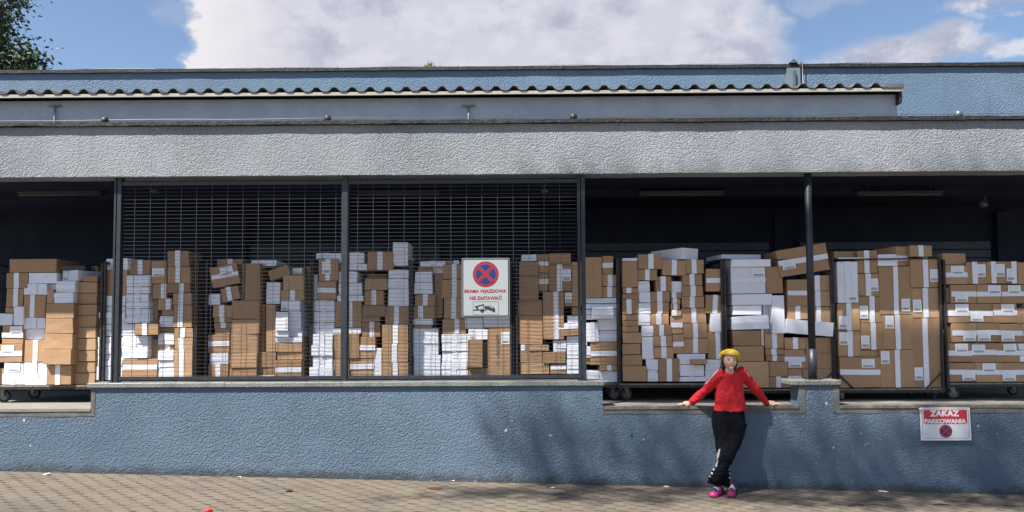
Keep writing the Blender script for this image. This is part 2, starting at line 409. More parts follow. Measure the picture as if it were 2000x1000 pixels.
# upper blue wall with its felt edge
zu = P(1000, 131, YU).z
build('upper_wall', longbox(XL-4, XR+4, YU, YU+.3, 3.75, zu-.05, 20), M['blue_far'], ware)
build('upper_flashing', longbox(XL-4, XR+4, YU-.045, YU+.4, zu-.052, zu, 300, .007, 21), M['bitumen'], ware)
bm = bmesh.new(); box(bm, XL-4, XR+4, YU+.3, 26, zu-.3, zu-.06); box(bm, XL-4, XR+4, 25.7, 26, 0, zu-.3); build('upper_roof', bm, M['bitumen'], ware)
# grey roof shed with corrugated sheets
SY = 9.2; xe = P(1752, 200, SY+.13).x; xr = P(1762, 175, SY).x
zc0, zc1 = P(1000, 183.5, SY).z, P(1000, 177.5, SY).z
bm = bmesh.new(); box(bm, XL-2, xe, SY+.13, YU-.003, ZB+.03, zc0-.003); build('roof_shed_wall', bm, M['shed_wall'], ware)
bm = longbox(XL-2, xr, SY, SY+.025, zc0, zc1, 200, .0015, 5); build('eaves_board', bm, M['cream'], ware)
bm = bmesh.new(); box(bm, xr-.02, xr+.012, SY+.03, YU-.01, zc0-.14, zc1+.03); build('verge_board', bm, M['bitumen'], ware)
bm = bmesh.new(); per = .2265; n = int((xr+11)/per*12); top = []; bot = []
x0 = P(25, 178, SY).x
for i in range(n+1):
    x = -11+(xr-.18+11)*i/n
    ph = (x-x0)/per*2*math.pi
    z = zc1+.003+.055*min(1, 1.3*((1+math.cos(ph))/2)**2)
    for (yy, dz) in ((SY-.012, 0), (YU-.01, .22)):
        (top if True else bot).append(bm.verts.new((x, yy, z+dz+.007)))
        bot.append(bm.verts.new((x, yy, z+dz)))
for i in range(n):
    a = 2*i
    bm.faces.new((top[a], top[a+2], top[a+3], top[a+1])); bm.faces.new((bot[a], bot[a+1], bot[a+3], bot[a+2]))
    bm.faces.new((top[a], bot[a], bot[a+2], top[a+2]))
box(bm, xr-.19, xr+.015, SY-.012, YU-.01, zc1+.002, zc1+.055)
build('corrugated_roof', bm, M['corrugated'], ware)
bm = bmesh.new(); box(bm, -11, xr-.03, SY+.04, SY+.06, zc1-.02, zc1+.001); build('roof_batten', bm, M['cart_steel'], ware)
# dock floor
bm = bmesh.new(); box(bm, XL, XR, WY+.005, YB, ZL-.2, ZL)
tag(build('dock_floor', bm, M['floor']), 'bare concrete floor of the raised loading dock', None, None, 'structure')

# low blue dock wall: ledges, raised middle, pier
wall = empty('dock_wall', (0, WY, 0), 'low blue rendered wall along the foot of the loading dock', 'wall')
xA = P(178, 780, WY).x; xB = P(1177, 780, WY).x; xC0 = P(1560, 770, WY).x; xC1 = P(1639, 770, WY).x
TH = .26
bm = bmesh.new()
def wallbox(x0, x1, zt):
    box(bm, x0, x1, WY, WY+TH, -.5, zt)
wallbox(XL, xA, ZL-.03); wallbox(xA+.0005, xB, ZW0); wallbox(xB+.0005, xC0, ZL-.03)
wallbox(xC0+.0005, xC1, P(1600, 753, WY).z); wallbox(xC1+.0005, XR, ZL-.03)
build('rendered_face', bm, M['blue'], wall)
# thin ledges
for x0, x1, nm in ((XL, xA-.001, 0), (xB+.001, xC0-.001, 1), (xC1+.001, XR, 2)):
    build('ledge', longbox(x0, x1, WY-.012, WY+.30, ZL-.028, ZL+.004, 60, .0015, nm), M['floor'] if nm == 0 else M['ledge'], wall)
build('ledge_band', longbox(XL, xA, WY-.004, WY-.0005, ZL-.085, ZL-.03, 80, .008, 1), M['trim'], wall)
build('ledge_band', longbox(xB, xC0, WY-.004, WY-.0005, ZL-.085, ZL-.03, 60, .008, 2), M['trim'], wall)
build('ledge_band', longbox(xC1, XR, WY-.004, WY-.0005, ZL-.085, ZL-.03, 60, .008, 3), M['trim'], wall)
bm = bmesh.new(); box(bm, xA, xA+.045, WY-.005, WY-.0005, ZL-.082, ZW0-.002); build('edge_band', bm, M['trim'], wall)
bm = bmesh.new(); box(bm, xC0, xC0+.07, WY-.005, WY-.0005, ZL-.082, P(1600, 754, WY).z); box(bm, xC1-.07, xC1, WY-.005, WY-.0005, ZL-.082, P(1600, 754, WY).z); build('edge_band', bm, M['trim'], wall)
xa2 = P(172, 748, WY).x; xb2 = P(1180, 748, WY).x; seg = [xa2, P(440, 748, WY).x, P(668, 748, WY).x, P(1136, 748, WY).x, xb2]
for i in range(4):
    bm = bmesh.new(); box(bm, seg[i]+.001, seg[i+1]-.001, WY-.03, WY+TH+.03, ZW0+.001, ZW1-.002*(i % 2), .004); build('tread_plate_coping', bm, M['tread'], wall)
bm = bmesh.new(); zc = P(1600, 742, WY).z; box(bm, P(1543, 748, WY).x, P(1642, 748, WY).x, WY-.03, WY+TH+.05, P(1600, 753, WY).z+.001, zc, .012)
build('capstone', bm, M['capstone'], wall)

# chips where the paint has come off, and small dark holes
rd = random.Random(14)
for nm, mm_, pts_ in (('chipped_patches', 'chip', ((1000, 822, 3), (988, 840, 4.5), (1075, 851, 4.5), (1257, 858, 3), (1690, 869, 2.5), (1719, 858, 2), (1614, 788, 4), (1682, 847, 3), (1628, 874, 3), (1910, 832, 3.5), (1948, 848, 2), (1514, 816, 2), (60, 870, 3), (47, 821, 4), (1594, 905, 2), (1695, 866, 2), (1757, 917, 2))),
                      ('small_holes', 'hole', ((1234, 851, 4.5), (1172, 776, 1.8), (1166, 798, 1.5), (1233, 900, 2), (240, 867, 1.5)))):
    bm = bmesh.new()
    for px, py, r_ in pts_:
        c = P(px, py, WY); r_ /= 235; n = 9
        q = [(c.x+r_*rd.uniform(.4, 1.2)*math.cos(2*math.pi*k/n), c.z+r_*rd.uniform(.4, 1.5)*math.sin(2*math.pi*k/n)) for k in range(n)]
        plate(bm, q, WY-.002, WY-.0003)
    build(nm, bm, M[mm_], wall)
# steel column on the pier
cc = P(1583, 560, WY+.1); col = empty('steel_column', (cc.x, WY+.1, zc), 'round dark steel column standing on the short blue pier', 'column')
bm = bmesh.new(); tube(bm, [(cc.x, WY+.1, zc+.35), (cc.x, WY+.1, 3.60)], .040, 20); build('shaft', bm, M['steel_dark'], col)
bm = bmesh.new(); tube(bm, [(cc.x, WY+.1, zc), (cc.x, WY+.1, zc+.35)], .048, 20); build('sleeve', bm, M['steel_dark'], col)
bm = bmesh.new(); box(bm, cc.x-.075, cc.x+.075, WY+.03, WY+.17, zc, zc+.01); build('base_plate', bm, M['steel_dark'], col)

# ------------------------------------------------------------------ mesh screen over the dock
MY = WY+.11
ms_ = empty('mesh_screen', (P(680, 740, MY).x, MY, ZW1), 'wide dark steel wire mesh screen standing on the raised dock wall', 'fence')
xl, xm, xr2 = P(228, 550, MY).x, P(674, 550, MY).x, P(1136, 550, MY).x
ztop = P(680, 357, MY).z; zbot = P(680, 737, MY).z
for x_, wd in ((xl, .035), (xr2, .035)):
    bm = bmesh.new(); box(bm, x_-wd, x_-wd+.022, MY-.03, MY+.03, ZW1+.008, 3.598); box(bm, x_+.0, x_+wd+.01, MY-.028, MY+.05, ZW1+.008, 3.598)
    box(bm, x_-wd-.02, x_+wd+.02, MY-.05, MY+.06, ZW1, ZW1+.007); build('post', bm, M['steel_dark'], ms_)
bm = bmesh.new(); box(bm, xm-.03, xm+.03, MY-.03, MY+.03, ZW1+.008, 3.598)
z = ZW1+.1
while z < 3.4:
    for s in (-1, 1): box(bm, xm+s*.036-.006, xm+s*.036+.006, MY-.015, MY+.015, z, z+.03)
    z += .095
build('post', bm, M['steel_dark'], ms_)
for a, b_ in ((xl+.05, xm-.045), (xm+.045, xr2-.045)):
    bm = bmesh.new(); box(bm, a, b_, MY-.02, MY+.02, ztop-.02, ztop+.025); box(bm, a, b_, MY-.02, MY+.02, zbot-.022, zbot+.018)
    box(bm, a-.012, a-.001, MY-.018, MY+.018, zbot-.02, ztop+.02); box(bm, b_+.001, b_+.012, MY-.018, MY+.018, zbot-.02, ztop+.02)
    fr = build('panel_frame', bm, M['steel_dark'], ms_)
    bm = bmesh.new()
    z = zbot+.03; nn = 0
    while z < ztop-.03:
        box(bm, a+.001, b_-.001, MY-.003, MY+.003, z-.0017, z+.0017); z += .0447; nn += 1
    x = a+.15 if a < xm-1 else a+.10
    while x < b_-.05:
        box(bm, x-.002, x+.002, MY-.0085, MY-.0035, zbot+.018, ztop-.02); x += .1815
    build('wire_mesh', bm, M['wire'], ms_)

# ------------------------------------------------------------------ signs
def text_mesh(body, size, cx, cz, y, width=None, bold=0., rot=0.):
    cu = bpy.data.curves.new('txt', 'FONT'); cu.body = body; cu.size = size; cu.align_x = 'CENTER'; cu.align_y = 'CENTER'; cu.offset = bold; cu.extrude = .0006; cu.resolution_u = 4
    o = bpy.data.objects.new('txt', cu); COL.objects.link(o); dg = bpy.context.evaluated_depsgraph_get(); dg.update()
    me = bpy.data.meshes.new_from_object(o.evaluated_get(dg)); bpy.data.objects.remove(o); bpy.data.curves.remove(cu)
    b = bmesh.new(); b.from_mesh(me); bpy.data.meshes.remove(me)
    xs_ = [v.co.x for v in b.verts]; zs_ = [v.co.y for v in b.verts]; mx = (min(xs_)+max(xs_))/2; mz = (min(zs_)+max(zs_))/2
    s = width/(max(xs_)-min(xs_)) if width else 1
    for v in b.verts:
        X, Z = (v.co.x-mx)*s, (v.co.y-mz)
        X, Z = X*math.cos(rot)-Z*math.sin(rot), X*math.sin(rot)+Z*math.cos(rot)
        v.co = Vector((cx+X, y-v.co.z, cz+Z))
    return b
def disc_pts(cx, cz, r, n=40): return [(cx+r*math.cos(2*math.pi*k/n), cz+r*math.sin(2*math.pi*k/n)) for k in range(n)]
def no_stop(parent, cx, cz, r, y, ringw=.2):
    """no-stopping roundel: red ring, blue field, red saltire with pale edges"""
    b = bmesh.new(); plate(b, disc_pts(cx, cz, r), y-.0010, y-.0002); em = build('roundel', b, M['sign_red'], parent)
    b = bmesh.new(); plate(b, disc_pts(cx, cz, r*(1-ringw)+.001), y-.0016, y-.0011); build('roundel_edge', b, M['sign_pink'], em)
    b = bmesh.new(); ri = r*(1-ringw)-.0012; plate(b, disc_pts(cx, cz, ri), y-.0022, y-.0017); build('roundel_field', b, M['sign_blue'], em)
    for k, (hw, mt, dy) in enumerate(((r*.105+.0016, 'sign_pink', .0023), (r*.105, 'sign_red', .0029))):
        b = bmesh.new()
        for s, e in ((1, 0), (-1, .0002)):
            q = []
            for u, v in ((-1, -1), (1, -1), (1, 1), (-1, 1)):
                X, Z = u*ri*1.01, v*hw; a = R(45*s); q.append((cx+X*math.cos(a)-Z*math.sin(a), cz+X*math.sin(a)+Z*math.cos(a)))
            plate(b, q, y-dy-.0005-e, y-dy-e)
        build('roundel_cross', b, M[mt], em)
plain('sign_pink', (.34, .17, .22), .4)
# gate sign on the mesh
SYs = MY-.05
c = P(948.5, 561.5, SYs); W_ = P(995, 560, SYs).x-P(902, 560, SYs).x; H_ = P(948, 504, SYs).z-P(948, 619, SYs).z
s1 = empty('gate_sign', (c.x, SYs, c.z), 'tall white no-stopping sign hung on the wire mesh screen', 'sign')
def s1x(zx): return P(880+zx/6.664, 560, SYs).x
def s1z(zy): return P(948, 490+zy/6.667, SYs).z
b = bmesh.new(); plate(b, rrect(c.x, c.z, W_, H_, .018), SYs, SYs+.014); build('plate', b, M['sign_white'], s1)
b = bmesh.new()
o_ = rrect(c.x, c.z, W_-.010, H_-.010, .017); i_ = rrect(c.x, c.z, W_-.034, H_-.034, .012)
def frame_ring(b, o_, i_, y):
    a = [b.verts.new((x, y, z)) for x, z in o_]; d = [b.verts.new((x, y, z)) for x, z in i_]; n = len(a)
    for k in range(n):
        f = b.faces.new((a[k], a[(k+1) % n], d[(k+1) % n], d[k]))
    bmesh.ops.recalc_face_normals(b, faces=b.faces)
    for f in b.faces:
        if f.normal.y > 0: f.normal_flip()
frame_ring(b, o_, i_, SYs-.001); build('border', b, M['sign_black'], s1)
no_stop(s1, s1x(458), s1z(305), (s1x(627)-s1x(289))/2, SYs)
build('lettering', text_mesh('BRAMA WJAZDOWA', .052, s1x(453), s1z(530), SYs-.001, s1x(727)-s1x(180), .0016), M['sign_red'], s1)
build('lettering', text_mesh('NIE ZASTAWIA\u0106', .052, s1x(456), s1z(607), SYs-.001, s1x(665)-s1x(247), .0016), M['sign_red'], s1)
b = bmesh.new(); pw, ph_ = s1x(627)-s1x(290), s1z(660)-s1z(832); pc = (s1x(458), s1z(746))
frame_ring(b, rrect(*pc, pw, ph_, .010), rrect(*pc, pw-.006, ph_-.006, .008), SYs-.001)
build('pictogram_frame', b, M['sign_black'], s1)
b = bmesh.new()
def poly(pts, dy=0): plate(b, [(s1x(x), s1z(y)) for x, y in pts], SYs-.0018-dy, SYs-.0006-dy)
poly([(295, 762), (468, 762), (468, 775), (295, 775)]); poly([(312, 722), (432, 692), (434, 704), (320, 738)], .0002)
poly([(330, 735), (352, 728), (362, 763), (338, 763)], .0004); poly([(426, 700), (434, 700), (432, 735), (424, 735)], .0006); poly([(424, 735), (446, 742), (440, 750), (424, 742)], .0008)
plate(b, disc_pts(s1x(410), s1z(778), s1x(434)-s1x(410), 20), SYs-.003, SYs-.0012)
poly([(445, 716), (480, 722), (510, 710), (555, 730), (572, 745), (578, 790), (556, 800), (545, 785), (448, 750), (440, 732)], .001)
plate(b, disc_pts(s1x(560), s1z(785), .0085, 16), SYs-.0036, SYs-.002); plate(b, disc_pts(s1x(462), s1z(742), .008, 16), SYs-.0036, SYs-.002)
pg = build('tow_truck_pictogram', b, M['sign_black'], s1)
b = bmesh.new()
for q in ([(497, 728), (512, 717), (523, 722), (517, 738)], [(529, 725), (552, 737), (552, 752), (524, 741)]):
    plate(b, [(s1x(x), s1z(y)) for x, y in q], SYs-.0042, SYs-.0036)
build('pictogram_window', b, M['sign_white'], pg)
b = bmesh.new()
for zz in (.2, -.2): box(b, c.x-.2, c.x+.2, SYs+.0145, SYs+.03, c.z+zz-.01, c.z+zz+.01)
build('bracket', b, M['zinc'], s1)
# parking sign on the wall
S2 = WY-.03
def s2x(zx): return P(1760+zx/9.09, 828, S2).x
def s2z(zy): return P(1848, 770+zy/9.09, S2).z
c2 = ((s2x(345)+s2x(1240))/2, (s2z(238)+s2z(818))/2); w2, h2 = s2x(1232)-s2x(343), s2z(236)-s2z(820)
s2 = empty('parking_sign', (c2[0], S2, c2[1]), 'white board with a red panel reading ZAKAZ PARKOWANIA on the blue wall', 'sign')
b = bmesh.new(); plate(b, [(c2[0]-w2/2, c2[1]-h2/2), (c2[0]+w2/2+.004, c2[1]-h2/2), (c2[0]+w2/2-.006, c2[1]+h2/2), (c2[0]-w2/2, c2[1]+h2/2)], S2, S2+.012); build('board', b, M['board_white'], s2)
b = bmesh.new(); cxx, czz = (s2x(378)+s2x(1205))/2, (s2z(258)+s2z(784))/2; ww, hh = s2x(1205)-s2x(378), s2z(258)-s2z(784)
frame_ring(b, rrect(cxx, czz, ww, hh, .03), rrect(cxx, czz, ww-.007, hh-.007, .027), S2-.001); build('border', b, M['sign_black'], s2)
b = bmesh.new(); plate(b, rrect((s2x(398)+s2x(1178))/2, (s2z(278)+s2z(530))/2, s2x(1172)-s2x(398), s2z(278)-s2z(530), .012), S2-.0012, S2-.0003); rp = build('red_panel', b, M['board_red'], s2)
build('lettering', text_mesh('ZAKAZ', .088, s2x(775), s2z(340), S2-.0022, s2x(1040)-s2x(512), .0045), M['board_white'], rp)
build('lettering', text_mesh('PARKOWANIA', .066, s2x(785), s2z(480), S2-.0022, s2x(1155)-s2x(412), .0035), M['board_white'], rp)
no_stop(s2, s2x(788), s2z(655), (s2x(903)-s2x(673))/2, S2-.0005)
b = bmesh.new()
for sx in (-1, 1): box(b, c2[0]+sx*.2-.015, c2[0]+sx*.2+.015, S2+.0125, WY+.002, c2[1]-.12, c2[1]+.12)
build('spacer', b, M['trim'], s2)
b = bmesh.new(); ball(b, (s2x(340), S2-.012, s2z(258)), (.016, .012, .014), 2); build('crumpled_corner', b, M['board_white'], s2)

# ------------------------------------------------------------------ trolleys
def trolley(name_label, pxl, pxr, Y0, pyd, pyt, bar=False, gusset=False, dep=.78, wheels=None):
    a = P(pxl, pyd, Y0).x; b_ = P(pxr, pyd, Y0).x; xm_ = (a+b_)/2
    zd = P((pxl+pxr)/2, pyd, Y0).z; zt = P((pxl+pxr)/2, pyt, Y0).z
    t = empty('roll_trolley', (xm_, Y0+dep/2, ZL), name_label, 'trolley', 'steel trolleys loaded with boxes on the dock')
    bm = bmesh.new(); box(bm, a+.03, b_-.03, Y0+.004, Y0+dep, zd-.018, zd, .002); build('deck', bm, M['ply'], t)
    bm = bmesh.new(); box(bm, a, b_, Y0, Y0+.03, zd-.05, zd-.0185); box(bm, a, b_, Y0+dep-.03, Y0+dep, zd-.05, zd-.0185)
    for x_ in (a, b_-.03): box(bm, x_, x_+.03, Y0+.0305, Y0+dep-.0305, zd-.05, zd-.0185)
    build('base_frame', bm, M['cart_steel'], t)
    for x_ in (a, b_-.028):
        bm = bmesh.new()
        for y_ in (Y0, Y0+dep-.028): box(bm, x_, x_+.028, y_, y_+.028, zd-.018, zt, .003)
        box(bm, x_, x_+.028, Y0+.0285, Y0+dep-.0285, zt-.03, zt-.002, .003)
        k = 1; nb = 14
        for k in range(1, nb):
            z_ = zd+(zt-zd)*k/nb; box(bm, x_+.01, x_+.018, Y0+.0285, Y0+dep-.0285, z_-.004, z_+.004)
        for k in range(1, 6):
            y_ = Y0+.028+(dep-.056)*k/6; box(bm, x_+.0185, x_+.0245, y_-.003, y_+.003, zd+.01, zt-.031)
        build('end_frame', bm, M['cart_steel'], t)
    if bar:
        bm = bmesh.new(); tube(bm, [(a+.03, Y0+.012, zt-.015), (xm_, Y0+.012, zt-.018), (b_-.03, Y0+.012, zt-.012)], .009, 8); build('front_bar', bm, M['cart_steel'], t)
    if gusset:
        for x_, s in ((a+.03, 1), (b_-.03, -1)):
            bm = bmesh.new(); tube(bm, [(x_, Y0-.004, zd+.20), (x_+s*.20, Y0-.004, zd)], .010, 6); build('corner_brace', bm, M['cart_steel'], t)
    zb = zd-.05; r = min(.078, (zb-ZL)*.46)
    for i, (x_, y_) in enumerate(((a+.10, Y0+.10), (b_-.10, Y0+.10), (a+.10, Y0+dep-.10), (b_-.10, Y0+dep-.10))):
        yaw = [(.35, -.5, 0, 0), (.1, .6, .2, .1), (-.4, .2, .5, 0)][int(abs(pxl)) % 3][i]
        bm = bmesh.new(); box(bm, x_-.04, x_+.04, y_-.035, y_+.035, zb-.008, zb-.001)
        rot = Matrix.Translation((x_, y_, 0)) @ Matrix.Rotation(yaw, 4, 'Z')
        for s in (-1, 1):
            vs = box(bm, -.02, .045, s*.028-.003, s*.028+.003, ZL+r*.85, zb-.0085)
            for v in vs:
                if v.co.z < ZL+r: v.co.x = .025+(.012 if v.co.x > 0 else -.012)
                v.co = rot @ v.co
        cst = build('caster', bm, M['rim'], t)
        bm = bmesh.new(); prof = [(r*.62, -.016), (r*.9, -.018), (r, -.010), (r, .010), (r*.9, .018), (r*.62, .016)]
        def lathe(bm, prof, close=True):
            N = 28; rg = [[bm.verts.new(rot @ Vector((.025+q*math.cos(2*math.pi*k/N), h, ZL+r+q*math.sin(2*math.pi*k/N)))) for k in range(N)] for q, h in prof]
            pairs = list(zip(rg, rg[1:]))
            if close: pairs.append((rg[-1], rg[0]))
            for A, B in pairs:
                for k in range(N): bm.faces.new((A[k], B[k], B[(k+1) % N], A[(k+1) % N])).smooth = True
            bmesh.ops.recalc_face_normals(bm, faces=bm.faces)
        lathe(bm, prof); build('tyre', bm, M['rubber'], cst)
        bm = bmesh.new(); lathe(bm, [(.001, -.020), (r*.18, -.020), (r*.2, -.010), (r*.5, -.008), (r*.615, -.015), (r*.615, .015), (r*.5, .008), (r*.2, .010), (.001, .02)], False); build('rim', bm, M['rim'], cst)
    return t, zd
TROL = [  # label, left px, right px, depth, deck py, top py, bar, gusset
 ('leftmost loaded trolley, with three casters showing under its deck', -22, 196, 9.25, 753, 514, False, False),
 ('loaded trolley behind the left post of the wire mesh', 198, 384, 9.25, 748, 510, False, False),
 ('loaded trolley behind the mesh, with plain brown cartons in its middle stack', 398, 608, 9.25, 746, 508, False, False),
 ('loaded trolley behind the centre post of the wire mesh', 606, 803, 9.25, 746, 508, False, False),
 ('loaded trolley behind the gate sign on the mesh', 802, 1001, 9.25, 746, 508, False, False),
 ('loaded trolley behind the right post of the wire mesh', 1008, 1214, 9.2, 749, 505, False, False),
 ('loaded trolley just left of the woman in the red sweater', 1206, 1422, 9.15, 749, 505, False, False),
 ('loaded trolley just behind the woman and the round steel column', 1412, 1632, 9.15, 760, 505, True, True),
 ('loaded trolley with diagonal corner braces, right of the round column', 1630, 1846, 9.15, 759, 503, True, True),
 ('rightmost loaded trolley, with even rows of labelled brown cartons', 1850, 2062, 9.15, 748, 506, False, False)]
decks = []
for tr in TROL: decks.append(trolley(*tr))

